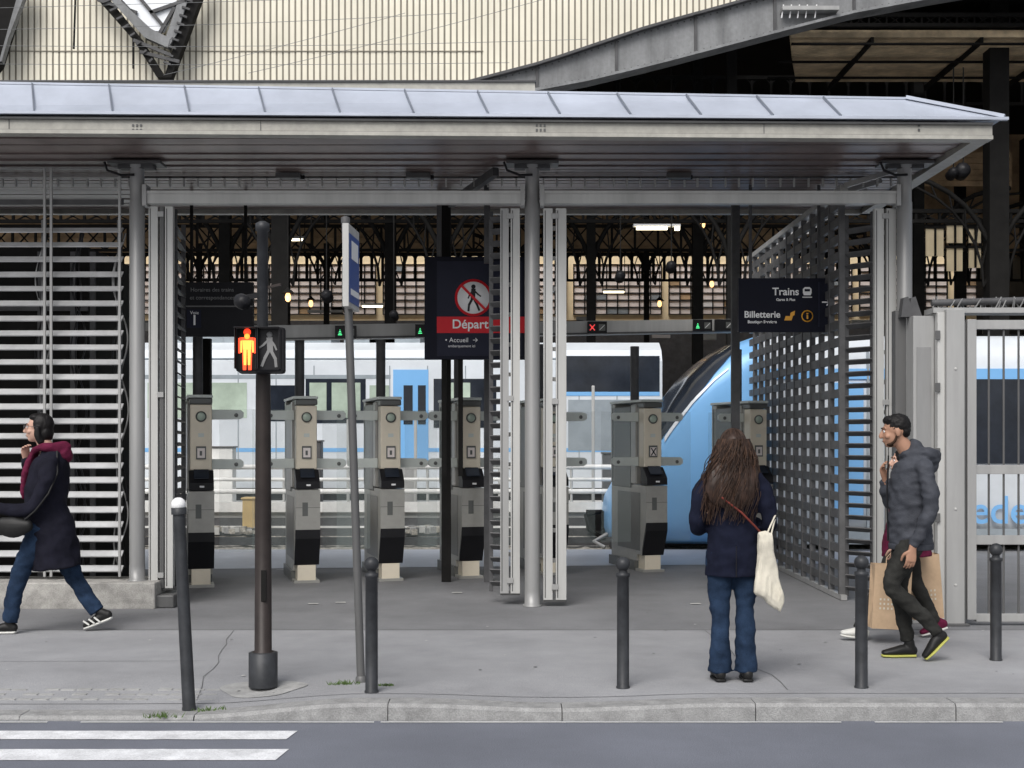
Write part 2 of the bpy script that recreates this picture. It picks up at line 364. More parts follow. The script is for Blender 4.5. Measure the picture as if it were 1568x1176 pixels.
# ================= left slatted screen
b=MB(); p=Vector((U(-330,12.6),12.6,0));q=Vector((U(188,12.6),12.6,0)); z=.35
while z<3.74:
    jz=random.uniform(-.008,.008)
    b.beam(p+Vector((0,0,z+jz)),q+Vector((0,0,z+jz*.3)),.085,.012,m_slat,up=(0,-.55-random.uniform(0,.12),.82)); z+=.142
for t in (0,.25,.5,.76,.985):
    c=p.lerp(q,t); b.box(c.x-.02,c.x+.02,c.y+.045,c.y+.085,.3,3.72,m_steel_d)
for u in (66,76,181): b.box(U(u,12.5),U(u,12.5)+.022,12.5,12.52,.28,4.2,m_steel)
for v in (215,237,258,272,290,305): b.beam((U(-330,12.6),12.6,V(v,12.6)),(U(186,12.6),12.6,V(v,12.6)),.02,.018,m_steel)
b.beam((U(-330,12.6),12.58,V(310,12.6)),(U(190,12.6),12.58,V(310,12.6)),.02,.05,m_iron2)
for (u,Y) in ((184,12.68),(66,12.68),(120,12.68)):
    for k in range(3):
        pts=[]
        for j in range(60):
            z=.35+j*.055; pts.append((U(u,Y)+.05*math.sin(z*(2.1+k)+k*2)+.03*math.sin(z*7+k),Y,z))
        b.tube(pts,.009,random.choice((m_black,m_steel)),5)
b.build('slatted_screen')
b=MB(); b.box(U(-420,13.6),U(150,13.6),13.3,15.2,0,3.55,m_iron); b.box(U(-420,13.6),U(150,13.6),13.26,13.29,2.9,2.95,m_iron2)  # added dark box that blackens the gaps between the slats
for u in (-20,60,110,140): b.box(U(u,13.3),U(u,13.3)+.05,13.25,13.29,0,3.5,m_iron2)
b.build('dark_backing_box')
b=MB(); b.box(U(-400,12.4),U(237,12.3),12.3,12.9,-.01,0.245,m_plinth); b.box(U(237,12.4)+.005,U(268,12.4),12.35,12.8,0.0,.12,m_steel_d)
b.build('stone_plinth',bevel=.012)
b=MB(); X=3.28
z=.12
while z<4.0:
    b.box(X-.02,X+.02,13.0,17.95,z,z+.085,m_louv); z+=.172
y=13.0
while y<18:
    b.box(X-.028,X+.028,y-.025,y+.025,.02,4.05,m_louv); y+=.42
b.beam((X,12.9,4.08),(X,18,4.08),.08,.06,m_steel)
b.beam((X,12.9,.03),(X,18,.03),.06,.05,m_steel)
for k in range(9):
    y=12.9+k*.55; b.beam((X,y,4.1),(X+.5,y-.1,4.24),.03,.05,m_steel)
b.build('slatted_side_screen')

# ================= ticket barriers
def gate(u,vb,doors=(1,1),i=0):
    Y=3200/(vb-672); X=U(u,Y)
    e=empty('ticket_barrier',(X,Y,0),math.radians(15))
    b=MB()
    b.prism([(-.1,1.04),(.22,1.04),(.22,.2),(.03,.2),(-.1,.5)],'x',-.135,.135,m_gate)
    b.prism([(-.102,.5),(.03,.2),(.03,.28),(-.104,.60)],'x',-.137,.137,m_black)
    b.box(-.1,.1,.03,.26,.0,.198,m_beige); b.box(-.14,.14,.0,.3,-.001,.03,m_gate)
    b.box(-.13,.13,.225,1.15,.12,1.04,m_gate); b.box(-.15,.12,.25,1.2,0,.118,m_gated)
    b.box(-.06,.0,-.104,-.09,.75,.9,m_gated)
    b.box(-.138,-.1355,.1,.9,.25,.95,m_gated)
    b.box(-.136,.136,-.1015,-.1,.84,.845,m_gated)
    b.build('lower_body',e,bevel=.01)
    b=MB()
    b.prism([(-.12,1.05),(.1,1.05),(.1,1.26),(.02,1.26),(-.12,1.13)],'x',-.13,.13,m_black)
    b.prism([(-.1,1.17),(.0,1.262),(.0,1.275),(-.105,1.182)],'x',-.08,.08,m_dkglass)
    b.box(-.02,.03,-.13,-.118,1.08,1.1,m_white)
    b.build('ticket_reader',e,bevel=.008)
    b=MB(); b.box(-.115,.115,.03,.2,1.262,1.97,m_beige)
    b.box(-.12,-.02,.205,.24,1.262,1.99,m_gate)
    b.build('upper_column',e,bevel=.012)
    b=MB()
    b.box(-.14,.11,.245,.42,1.05,2.02,m_gate); b.box(-.14,-.10,.42,1.12,1.0,2.0,m_gated); b.box(-.14,.08,1.0,1.15,1.05,2.04,m_gate)
    b.box(-.15,.125,.0,1.18,2.042,2.075,m_clamp); b.box(-.12,.12,.02,.42,1.975,2.04,m_gated)
    b.build('rear_cabinet',e,bevel=.012)
    b=MB()
    b.lathe((0,.03,1.84),[(.0,-.001),(.058,.0),(.058,.014),(.0,.015)],m_gated,20,axis=(0,-1,0))
    b.lathe((0,.016,1.84),[(.0,0),(.045,.0),(.042,.004),(.0,.005)],(m_greenwin),20,axis=(0,-1,0))
    b.box(-.052,.052,.012,.029,1.38,1.52,m_gated); b.box(-.04,.04,.008,.0115,1.395,1.50,m_pane)
    if i==4:
        b.beam((-.03,.005,1.4),(.03,.005,1.49),.004,.012,m_black); b.beam((-.03,.005,1.49),(.03,.005,1.4),.004,.012,m_black)
    else: b.box(-.015,.01,.004,.0075,1.42,1.47,m_gated)
    b.box(-.03,.03,.0255,.0295,1.62,1.66,m_clamp)
    b.build('display',e)
    b=MB()
    for sd in (-1,1):
        if not doors[0 if sd<0 else 1]: continue
        for z in (1.86,1.32):
            b.prism([(sd*.12,z-.05),(sd*.42,z-.045),(sd*.46,z-.02),(sd*.46,z+.03),(sd*.43,z+.055),(sd*.12,z+.06)],'y',.2,.24,m_clamp)
            b.lathe((sd*.38,.198,z),[(.0,0),(.022,.001),(.022,.01),(0,.011)],m_gated,12,axis=(0,-1,0))
        b.box(min(sd*.2,sd*.58),max(sd*.2,sd*.58),.245,.255,.35,1.93,m_glass)
    b.build('glass_paddle',e,bevel=.004)
    b=MB(); b.tube([(-.02,.6,1.9),(-.02,.6,2.75)],.055,m_iron2,14); b.build('riser_post',e)
for i,g in enumerate(((308,900,(0,1)),(470,893,(1,1)),(599,890,(1,1)),(722,886,(1,1)),(1001,876,(1,1)),(1163,869,(1,0)),(850,881,(0,1)))):
    gate(*g,i=i)
b=MB()
p=Vector((U(380,14.8),14.8,V(511,14.8))); q=Vector((U(1135,16.9),16.9,V(499,16.9)))
b.beam(p,q,.16,.17,m_steel_l)
b.beam(p+Vector((0,-.09,-.07)),q+Vector((0,-.09,-.07)),.01,.02,m_steel_d)
def sigbox(u,kind):
    t=(u-380)/755; Y=14.6+2.1*t; X=U(u,Y); Z=V(512-14*t,Y)
    b.box(X-.12,X+.12,Y-.06,Y,Z-.075,Z+.075,m_black)
    if kind=='g':
        for k in range(4): b.box(X-.085+k*.006,X-.04-k*.006,Y-.063,Y-.061,Z-.035+.018*k,Z-.026+.018*k,m_lgreen)
    elif kind=='r':
        b.beam((X-.09,Y-.063,Z-.035),(X-.03,Y-.063,Z+.035),.004,.012,m_redx); b.beam((X-.09,Y-.063,Z+.035),(X-.03,Y-.063,Z-.035),.004,.012,m_redx)
    b.box(X+.02,X+.1,Y-.063,Y-.061,Z-.04,Z+.04,m_gated); b.beam((X+.03,Y-.065,Z-.03),(X+.09,Y-.065,Z+.03),.003,.008,m_white)
for u,k in ((530,'g'),(652,'g'),(914,'r'),(1075,'g'),(1108,'n')): sigbox(u,k)
b.build('barrier_header_beam')

# ================= SIGNS
def seg2(x0,z0,x1,z1,w):
    d=Vector((x1-x0,z1-z0)); d.normalize(); n=Vector((-d.y,d.x))*w/2; e2=d*w*.25
    return [(x0-n.x-e2.x,z0-n.y-e2.y),(x1-n.x+e2.x,z1-n.y+e2.y),(x1+n.x+e2.x,z1+n.y+e2.y),(x0+n.x-e2.x,z0+n.y-e2.y)]
def walker(b,cx,y,cz,s,mat,d=1):
    b.lathe((cx+.0*s,y,cz+.42*s),[(0,0),(.085*s,0),(.085*s,.002),(0,.0025)],mat,16,axis=(0,-1,0))
    L=[((0,.3),(-.02,-.02),.17),((-.02,0),(-.17,-.28),.09),((-.17,-.28),(-.19,-.5),.08),((.0,0),(.13,-.25),.09),((.13,-.25),(.22,-.48),.08),((.02,.28),(.18,.12),.06),((.18,.12),(.28,.05),.05),((-.02,.28),(-.15,.1),.06),((-.15,.1),(-.2,-.02),.05)]
    for k,(a,c,w) in enumerate(L):
        b.prism(seg2(cx+d*a[0]*s,cz+a[1]*s,cx+d*c[0]*s,cz+c[1]*s,w*s),'y',y-.002-.0004*k,y,mat)
e=empty('departures_sign')
b=MB(); Y=14.0
b.box(U(650,Y),U(806,Y),Y,Y+.1,V(550,Y),V(393,Y),m_navy)
b.box(U(669,Y),U(800,Y),Y-.006,Y-.001,V(545,Y),V(400,Y),m_navy2)
b.box(U(669,Y),U(804,Y),Y-.01,Y-.0065,V(510,Y),V(485,Y),m_red)
for u in (672,745): b.beam((U(u,Y),Y+.05,V(393,Y)),(U(u,Y),Y+.05,4.25),.05,.05,m_iron2)
for u in (680,705): b.beam((U(u,Y),Y+.05,V(550,Y)),(U(u,Y),Y+.05,1.2),.05,.05,m_iron)
b.build('panel',e)
cx,cz=U(725,Y),V(456,Y)
b=MB(); b.lathe((cx,Y-.007,cz),[(.0,0),(.2,.0),(.2,.004),(.0,.0045)],m_red,40,axis=(0,-1,0))
b.lathe((cx,Y-.012,cz),[(.0,0),(.172,.0),(.172,.002),(.0,.0025)],m_white,40,axis=(0,-1,0))
walker(b,cx,Y-.0155,cz-.0,.28,m_black,1)
b.prism(seg2(cx-.125,cz+.125,cx+.125,cz-.125,.026),'y',Y-.026,Y-.022,m_red)
b.build('pictogram',e)
text('Départ','lettering',(U(720,Y),Y-.013,V(497,Y)),.135,m_white,e,bold=.002)
text('• Accueil  →','small_lettering',(U(707,Y),Y-.009,V(521,Y)),.07,m_white,e)
text('embarquement ici','small_lettering_2',(U(707,Y),Y-.009,V(530,Y)),.04,m_white,e)

e=empty('directional_sign'); Y=13.6
b=MB(); b.box(U(1131,Y),U(1276,Y),Y,Y+.08,V(508,Y),V(426,Y),m_navy)
b.box(U(1253,Y),U(1255,Y),Y-.004,Y-.001,V(500,Y),V(432,Y),m_navy2)
for u in (1150,1255): b.beam((U(u,Y),Y+.04,V(426,Y)),(U(u,Y),Y+.04,4.25),.03,.03,m_iron2)
x,z=U(1236,Y),V(447,Y)
b.prism([(x-.035,z-.035),(x+.035,z-.035),(x+.045,z-.01),(x+.045,z+.03),(x+.025,z+.05),(x-.025,z+.05),(x-.045,z+.03),(x-.045,z-.01)],'y',Y-.004,Y-.001,m_white)
b.box(x-.028,x+.028,Y-.006,Y-.0045,z+.005,z+.03,m_navy)
b.box(x-.05,x+.05,Y-.004,Y-.001,z-.06,z-.05,m_white)
x,z=U(1236,Y),V(484,Y)
b.lathe((x,Y-.001,z),[(0,0),(.062,0),(.062,.003),(0,.0035)],m_orange,24,axis=(0,-1,0)); b.lathe((x,Y-.005,z),[(0,0),(.05,0),(.05,.002),(0,.0025)],m_navy,24,axis=(0,-1,0))
b.box(x-.008,x+.008,Y-.010,Y-.008,z-.03,z+.01,m_orange); b.box(x-.009,x+.009,Y-.010,Y-.008,z+.018,z+.032,m_orange)
x=U(1209,Y)
b.prism([(x-.055,z-.045),(x+.02,z-.045),(x+.035,z+.0),(x-.04,z+.0)],'y',Y-.004,Y-.001,m_orange)
b.prism([(x+.0,z-.02),(x+.05,z+.01),(x+.055,z+.055),(x+.01,z+.035)],'y',Y-.008,Y-.0045,m_orange)
b.build('panel',e)
text('Trains','lettering_trains',(U(1203,Y),Y-.004,V(447,Y)),.11,m_white,e,bold=.0018)
text('Gares & Plus','lettering_small',(U(1203,Y),Y-.004,V(459,Y)),.038,m_white,e,bold=.0008)
text('Billetterie','lettering_tickets',(U(1167,Y),Y-.004,V(482,Y)),.096,m_white,e,bold=.0018)
text('Boutique Services','lettering_small_2',(U(1167,Y),Y-.004,V(493,Y)),.042,m_white,e,bold=.0012)
text('→','arrow',(U(1265,Y),Y-.004,V(463,Y)),.12,m_white,e,bold=.002)
e=empty('platform_sign'); Y=14.0
b=MB(); b.box(U(272,Y),U(387,Y),Y,Y+.08,V(515,Y),V(432,Y),m_sg); b.box(U(272,Y),U(387,Y),Y-.004,Y-.001,V(470,Y),V(468,Y),m_grey_txt)
b.box(U(286,Y),U(308,Y),Y-.004,Y-.001,V(502,Y),V(474,Y),m_navy2)
for u in (292,375): b.beam((U(u,Y),Y+.04,V(432,Y)),(U(u,Y),Y+.04,4.25),.03,.03,m_iron)
b.build('panel',e)
text('1','number',(U(298,Y),Y-.006,V(491,Y)),.15,m_white,e,bold=.003)
text('Voie','word',(U(298,Y),Y-.006,V(479,Y)),.05,m_white,e)
text('Horaires des trains','line_1',(U(325,Y),Y-.004,V(444,Y)),.06,m_dim,e); text('et correspondances','line_2',(U(325,Y),Y-.004,V(456,Y)),.06,m_dim,e)

# ================= TRAINS
b=MB(); Y0=22.6
def tbox(u0,u1,v0,v1,mat,pr=.0):
    b.box(U(u0,Y0),U(u1,Y0),Y0-.004-pr,Y0+.01,V(v1,Y0),V(v0,Y0),mat)
b.prism([(Y0,.75),(Y0,2.95),(Y0+.15,3.15),(Y0+.5,3.3),(Y0+2.4,3.3),(Y0+2.8,3.0),(Y0+2.8,.75)],'x',-14,2.6,m_trainw)
b.box(-14,2.6,Y0+.2,Y0+2.6,.35,.749,m_iron2)
tbox(-50,598,574,580,m_traingr); tbox(226,300,586,640,m_greenwin,.002); tbox(306,378,586,640,m_greenwin,.002); tbox(60,200,586,640,m_greenwin,.002)
tbox(-80,40,586,640,m_greenwin,.002)
tbox(392,452,590,645,m_dkglass,.002); tbox(468,560,580,648,m_dkglass,.002); tbox(474,500,586,640,m_greenwin,.006); tbox(508,552,586,640,m_greenwin,.006)
tbox(566,596,590,640,m_greenwin,.006)
tbox(602,656,566,705,m_trainb,.004); tbox(618,632,590,650,m_dkglass,.008); tbox(640,652,590,650,m_dkglass,.008)
tbox(664,760,580,655,m_dkglass,.003); tbox(690,720,586,648,m_greenwin,.006)
tbox(-200,1010,686,692,m_trainb,.001)
tbox(860,1010,545,600,m_dkglass,.003); tbox(860,1010,600,606,m_trainb,.004); tbox(870,1010,612,690,m_traingr,.004)
for u in range(-100,1000,58): tbox(u,u+1.5,560,705,m_traingr,.0015)
tbox(-200,1010,548,550,m_traingr,.0012)
for u in (250,330,420,520,560,700): b.box(U(u,Y0),U(u,Y0)+.9,Y0+.6,Y0+1.8,3.3,3.45,m_traingr)
b.build('regional_train')
b=MB()
b.box(-14,9,20.75,22.3,-.3,.55,m_conc); b.box(-14,9,20.68,20.749,.44,.60,m_concl); b.box(-14,9,20.71,20.749,-.3,.35,m_iron2); b.box(-14,9,20.66,20.709,.12,.22,m_concl)
b.build('station_platform')
b=MB()
for z,r in ((1.15,.04),(.95,.03),(.76,.04)): b.tube([(-14,20.9,z),(2.4,20.9,z)],r,m_concl,8)
x=-14
while x<2.4: b.tube([(x,20.9,.55),(x,20.9,1.13)],.022,m_steel_l,6); x+=1.15
b.build('platform_railing')
b=MB()
for x in (-5.4,-4.1,-2.7,-1.6,1.3,1.9):
    b.box(x,x+.05,21.3,21.35,.55,1.9+random.uniform(0,.6),m_steel_l)
for (x,w,h,mt) in ((-5.1,.5,.9,m_concl),(-3.5,.35,1.0,m_iron2),(-2.2,.6,.7,m_steel),(-1.15,.3,.9,m_concl),(1.5,.4,.8,m_steel_d)):
    b.box(x,x+w,21.5,21.8,.55,.55+h,mt); b.box(x-.02,x+w+.02,21.48,21.82,.55+h,.58+h,m_steel_d)
b.build('platform_equipment',bevel=.01)
b=MB()
for yy in (19.4,20.2): b.box(-14,9,yy-.03,yy+.03,.02+(.08 if yy>20 else 0),.14+(.08 if yy>20 else 0),m_iron2)
b.build('rails')
b=MB(); Y=20.2; b.box(U(371,Y),U(390,Y),Y,Y+.3,.1,V(765,Y),m_yellowbox); b.box(U(371,Y)-.02,U(390,Y)+.02,Y-.02,Y+.32,V(765,Y),V(762,Y),m_yellowbox); b.build('yellow_cabinet',bevel=.01)
b=MB()
for u in (340,375,610,655,830,930):
    for k in range(30):
        Y=20.3; r=.045; x=U(u,Y)+random.uniform(-.25,.25); z=.12+random.uniform(0,.05)
        b.box(x-r,x+r,Y-.1+random.uniform(-.1,.05),Y,z,z+random.uniform(.03,.1),random.choice((m_ballast,m_conc,m_kerb)))
b.build('rubble')
def loftsec(secs,nseg=28):
    vs=[];fs=[]
    for (x,yn,yf,z0,z1,ex) in secs:
        cy=(yn+yf)/2; ry=(yf-yn)/2; cz=(z0+z1)/2; rz=(z1-z0)/2
        for k in range(nseg):
            a=2*math.pi*k/nseg; c=math.cos(a); s=math.sin(a)
            vs.append((x,cy+ry*math.copysign(abs(c)**ex,c),cz+rz*math.copysign(abs(s)**ex,s)))
    for i in range(len(secs)-1):
        for k in range(nseg):
            k2=(k+1)%nseg; fs.append((i*nseg+k,i*nseg+k2,(i+1)*nseg+k2,(i+1)*nseg+k))
    fs.append(tuple(range(nseg))); 
    return vs,fs
te=empty('commuter_train')
secs=[(1.40,19.7,20.4,.25,.55,.7),(1.45,19.4,20.7,.12,.75,.6),(1.6,19.1,21.0,.06,.98,.5),(1.8,18.95,21.15,.04,1.28,.45),(2.05,18.8,21.3,.04,1.68,.42),(2.3,18.7,21.4,.04,2.1,.4),(2.6,18.62,21.45,.04,2.5,.38),(2.9,18.6,21.45,.04,2.78,.36),(3.2,18.6,21.45,.04,2.98,.34),(3.6,18.6,21.45,.04,3.12,.33)]
b=MB(); vs,fs=loftsec(secs,40); b.add(vs,fs,m_trainb,True); b.build('nose',te)
b=MB(); vs,fs=loftsec([(3.6,18.6,21.45,.04,3.12,.33),(16,18.6,21.45,.04,3.12,.33)],40); b.add(vs,fs,m_trainw,True)
b.build('carriage_body',te)
b=MB()
def tw(x0,x1,z0,z1,mt,pr=.01): b.box(x0,x1,18.59-pr,18.62,z0,z1,mt)
tw(6.2,16,1.25,2.45,m_dkglass,.012); tw(3.62,16,2.45,2.6,m_trainb,.006); tw(4.5,5.0,.5,2.4,m_trainb,.01)
tw(3.6,16,.1,.32,m_traingr,.006)
tw(5.05,5.08,.3,2.9,m_traingr,.012)
for x in (7.4,8.6,9.8): tw(x,x+.04,1.25,2.45,m_traingr,.016)
b.build('side_windows',te)
def surf(x,a):
    for i in range(len(secs)-1):
        if secs[i][0]<=x<=secs[i+1][0]:
            t=(x-secs[i][0])/(secs[i+1][0]-secs[i][0]); s=[secs[i][k]*(1-t)+secs[i+1][k]*t for k in range(6)]; break
    x,yn,yf,z0,z1,ex=s
    c=math.cos(a); q=math.sin(a); cy=(yn+yf)/2; ry=(yf-yn)/2+.012; cz=(z0+z1)/2; rz=(z1-z0)/2+.012
    return Vector((x-.01,cy+ry*math.copysign(abs(c)**ex,c),cz+rz*math.copysign(abs(q)**ex,q)))
b=MB()
def patch(x0,x1,mt,shape,nx=14,na=14):
    vs=[];fs=[]
    for i in range(nx+1):
        t=i/nx; x=x0+(x1-x0)*t
        lo,hi=shape(t)
        for j in range(na+1): vs.append(surf(x,math.radians(lo+(hi-lo)*j/na)))
    for i in range(nx):
        for j in range(na): q=i*(na+1)+j; fs.append((q,q+1,q+na+2,q+na+1))
    b.add(vs,fs,mt,True)
patch(2.0,3.2,m_dkglass,lambda t:(50+10*t,152-22*t+14*math.sin(t*3.1)))
patch(1.75,1.95,m_trainw,lambda t:(70,150))
patch(2.2,3.1,m_trainw,lambda t:(158-8*t,164-12*t))
b.build('windscreen',te)
b=MB()
b.box(1.15,1.55,19.9,20.3,.2,.5,m_iron); b.tube([(1.4,19.4,.1),(1.15,19.3,.25),(1.1,19.6,.45),(1.35,19.8,.5)],.03,m_iron,6); b.tube([(1.4,19.2,.2),(1.2,19.1,.1),(1.35,19.0,.02)],.03,m_steel,6)
b.box(1.45,2.1,19.1,20.9,-.0,.12,m_iron2)
text('îledeFrance','livery_lettering',(U(1600,18.55),18.565,V(783,18.55)),.56,m_trainb,te,bold=.006)
b.build('coupler',te)

# ================= TRAIN SHED
shed=empty('train_shed_building')
YW=24.8; k=YW/F
top=[(700,138),(830,104),(990,50),(1165,2),(1400,-50),(1700,-95)]
bot=[(700,168),(900,130),(1000,106),(1190,56),(1300,28),(1440,2),(1700,-40)]
def interp(c,u):
    for i in range(len(c)-1):
        if u<=c[i+1][0]: t=(u-c[i][0])/(c[i+1][0]-c[i][0]); return c[i][1]*(1-t)+c[i+1][1]*t
    return c[-1][1]
b=MB()
us=list(range(700,1701,40))
for i in range(len(us)-1):
    a,c=us[i],us[i+1]
    P=[(U(a,YW),V(interp(bot,a),YW)),(U(c,YW),V(interp(bot,c),YW)),(U(c,YW),V(interp(top,c),YW)),(U(a,YW),V(interp(top,a),YW))]
    b.prism(P,'y',YW-.25,YW+.15,m_girder)
    b.beam((P[0][0],YW-.2,P[0][1]),(P[1][0],YW-.2,P[1][1]),.4,.05,m_girder); b.beam((P[3][0],YW-.2,P[3][1]),(P[2][0],YW-.2,P[2][1]),.4,.05,m_iron2)
    if i%3==0: b.box(P[0][0],P[0][0]+.05,YW-.3,YW-.25,P[0][1],P[3][1],m_iron2)
    for j in range(4):
        t=(j+.5)/4; x=P[0][0]*(1-t)+P[1][0]*t
        for (q0,q1,o) in ((P[0][1],P[1][1],.06),(P[3][1],P[2][1],-.06)):
            z=q0*(1-t)+q1*t+o; b.box(x-.012,x+.012,YW-.265,YW-.25,z-.012,z+.012,m_iron2)
for u in (1190,1202,1214,1226,1240): b.beam((U(u,YW),YW-.4,V(38,YW)),(U(u+3,YW),YW-.4,V(18,YW)),.02,.03,m_white)
b.box(U(1190,YW),U(1275,YW),YW-.5,YW-.26,V(28,YW),V(22,YW),m_steel)
b.build('arch_girder',shed)
b=MB(); step=.118; x=U(-260,YW)
while x<U(1230,YW):
    u=x/k+CX; vb=135 if u<720 else interp(top,u)-2
    z0=V(vb,YW)-(.25 if u<700 else 0); z1=15
    dy=random.uniform(-.004,.004)
    b.box(x,x+step-.036,YW+dy,YW+.03,z0,z1,m_cream); b.box(x+step-.036,x+step,YW+.012,YW+.05,z0,z1,m_rib)
    x+=step
b.box(U(-260,YW),U(740,YW),YW-.02,YW-.006,V(79,YW),V(78,YW),m_rib)
b.build('ribbed_gable_sheet',shed)
b=MB()
for (a,c,d,e2,sag) in ((0,12,1200,-30,3),(0,70,900,60,5),(0,98,780,96,2),(0,45,700,20,4),(250,115,620,20,2),(380,112,900,-20,4)):
    pts=[]
    for i in range(13):
        t=i/12; pts.append((U(a+(d-a)*t,24),24,V(c+(e2-c)*t+sag*4*t*(1-t),24)))
    b.tube(pts,.0045,m_girder,4)
b.build('overhead_cables')
b=MB(); YV=24.3
def ub(p,q,w,mt,dy=0,d=.25): b.beam((U(p[0],YV),YV+dy,V(p[1],YV)),(U(q[0],YV),YV+dy,V(q[1],YV)),d,w*YV/F,mt,up=(0,0,1)) 
def uprism(P,mt,d0=0,d1=.2): b.prism([(U(p[0],YV),V(p[1],YV)) for p in P],'y',YV+d0,YV+d1,mt)
uprism([(120,-40),(150,0),(205,62),(240,118),(252,118),(215,58),(168,0),(140,-40)],m_iron)
uprism([(320,-40),(306,0),(288,50),(262,118),(251,119),(272,50),(288,0),(300,-40)],m_iron)
uprism([(165,-5),(178,-5),(232,45),(262,60),(258,74),(222,58)],m_girder,-.05,.15)
uprism([(276,-5),(290,-5),(272,52),(258,74),(254,60)],m_girder,-.04,.16)
uprism([(185,-40),(276,-40),(268,12),(250,48),(232,46),(186,2)],m_sky_glass,.02,.1)
for (p,q) in (((186,2),(240,60)),((268,12),(240,60)),((200,-20),(250,40)),((150,0),(210,20)),((205,62),(262,85)),((288,0),(230,20)),((215,80),(275,95))): ub(p,q,5,m_iron2,-.02,.05)
for i in range(9): ub((296-i*4.2,4+i*12),(284-i*4,0+i*12),3,m_iron2,-.06,.03)
for i in range(8): ub((160+i*10,5+i*13),(172+i*9,0+i*13),3,m_iron2,-.06,.03)
uprism([(-60,-40),(40,-40),(22,30),(0,100),(-8,110),(-20,110)],m_iron)
uprism([(35,-30),(48,-30),(14,60),(4,95),(0,95)],m_girder,-.05,.1)
ub((116,-20),(113,75),2.5,m_iron,0,.03); ub((204,60),(204,105),2.5,m_iron,0,.03)
b.build('roof_truss_valley',shed)
b=MB()
b.box(-25,25,29.6,41.5,11.2,11.4,m_iron); b.box(-25,5,25.1,29.6,11.0,11.2,m_iron)
b.box(-25,40,41.2,41.5,7.4,11.2,m_brown)
b.box(U(1000,25),40,25.2,29.6,10.6,10.8,m_iron)
b.box(16,16.3,20,45,0,11,m_iron)
b.box(25,40,29.6,41.5,11.2,11.4,m_iron)
b.build('shed_roof',shed)
b=MB()
for (xa,xb,za,zb) in ((-13,-1,V(372,34.5),V(350,34.5)),(1.4,7.5,V(385,34.5),V(352,34.5)),(9.5,13.2,V(285,34.5),V(235,34.5))):
    z=za
    while z<zb: b.box(xa,xb,34.5,34.55,z,z+.14,m_brown); z+=.15
for (u0,u1,v0,v1) in ((1418,1445,350,392),(1450,1474,345,372),(1450,1474,380,415),(1484,1502,350,372),(1484,1502,380,410)):
    b.box(U(u0,29),U(u1,29),29,29.05,V(v1,29),V(v0,29),m_facade)
    b.box(U(u0,29)-.04,U(u1,29)+.04,28.95,28.99,V(v0,29),V(v0,29)+.05,m_iron); b.box((U(u0,29)+U(u1,29))/2-.02,(U(u0,29)+U(u1,29))/2+.02,28.95,28.99,V(v1,29),V(v0,29),m_iron)
b.build('inner_boarding',shed)
b=MB(); y=26.2
xa=5.6
while y<29.8:
    b.box(xa+(y-26.2)*.25,15.8,y,y+.15,9.7+.08*math.sin(y*1.1)+random.uniform(0,.01),9.8,m_wood); y+=.17
for X in (7.2,9.4,11.2,13): b.box(X,X+.06,26.2,29.8,9.54,9.66,m_iron)
for yy in (26.15,27.4,28.6): b.box(5.6,15.8,yy,yy+.08,9.5,9.535,m_iron)
b.tube([(11.4+1.6*math.cos(t),27,9.55-1.3*math.sin(t)) for t in [i*math.pi/14 for i in range(8)]],.07,m_iron,6)
b.build('timber_ceiling',shed)
b=MB()
def truss(xa,xb,Y,z0,z1,pitch,th,mt,arch=True):
    b.box(xa,xb,Y-.05,Y+.05,z1-.06,z1+.02,mt); b.box(xa,xb,Y-.05,Y+.05,z0-.02,z0+.05,mt)
    x=xa
    while x<xb:
        b.box(x-th/2,x+th/2,Y-.03,Y+.03,z0,z1,mt)
        if arch:
            r=pitch/2; pts=[(x+r-r*math.cos(t*math.pi/6),Y,z1-r*1.1+r*math.sin(t*math.pi/6)) for t in range(7)]
            b.tube(pts,th*.55,mt,5,False)
        else:
            b.beam((x,Y,z0),(x+pitch,Y,z1),.03,th*.6,mt); b.beam((x,Y,z1),(x+pitch,Y,z0),.03,th*.6,mt)
        x+=pitch
truss(-16,20,30.5,9.4,10.05,.45,.05,m_iron)
truss(5,20,26.0,V(40,26),V(22,26),.35,.03,m_iron,False)
truss(-18,20,41,V(430,41),V(388,41),.34,.09,m_iron)
truss(-16,20,34,V(384,34),V(345,34),.6,.06,m_iron,False)
truss(-16,20,27.5,V(340,27.5),V(322,27.5),.5,.05,m_iron,False)
def column(u,Y,w,zt=11,arcs=True,rr=2.2,mt=m_iron):
    X=U(u,Y); b.box(X-w/2,X+w/2,Y-w/2,Y+w/2,-.2,zt,mt)
    if arcs:
        for sd in (-1,1):
            zc=V(430,Y); 
            pts=[(X+sd*(rr-rr*math.cos(t*math.pi/16)),Y,zc+rr*math.sin(t*math.pi/16)) for t in range(9)]
            b.tube(pts,.055,mt,6); pts=[(p[0]+sd*.25,p[1],p[2]-.12) for p in pts]; b.tube(pts,.03,mt,6)
            for j in range(0,8): b.beam((pts[j][0],Y,pts[j][2]),(pts[j+1][0]-sd*.25,Y,pts[j+1][2]+.12),.03,.03,mt)
for (u,Y,w) in ((345,30,.25),(430,27,.34),(598,30,.25),(680,27,.28),(905,30,.2),(1068,32,.25),(1120,27,.2),(1525,27,.4),(1405,31,.25),(1470,36,.25)): column(u,Y,w)
for (u,Y) in ((305,38),(500,38),(780,38),(990,38),(1250,38),(1350,38)): column(u,Y,.15,rr=1.4)
b.build('iron_framework',shed)
b=MB(); Y=27
b.box(U(975,Y),U(1022,Y),Y,Y+.1,V(351,Y),V(347,Y),m_tube); b.box(U(970,Y),U(1042,Y),Y-.02,Y+.14,V(346.5,Y),V(343,Y),m_white); b.box(U(1034,Y),U(1041,Y),Y,Y+.1,V(352,Y),V(347,Y),m_tube)
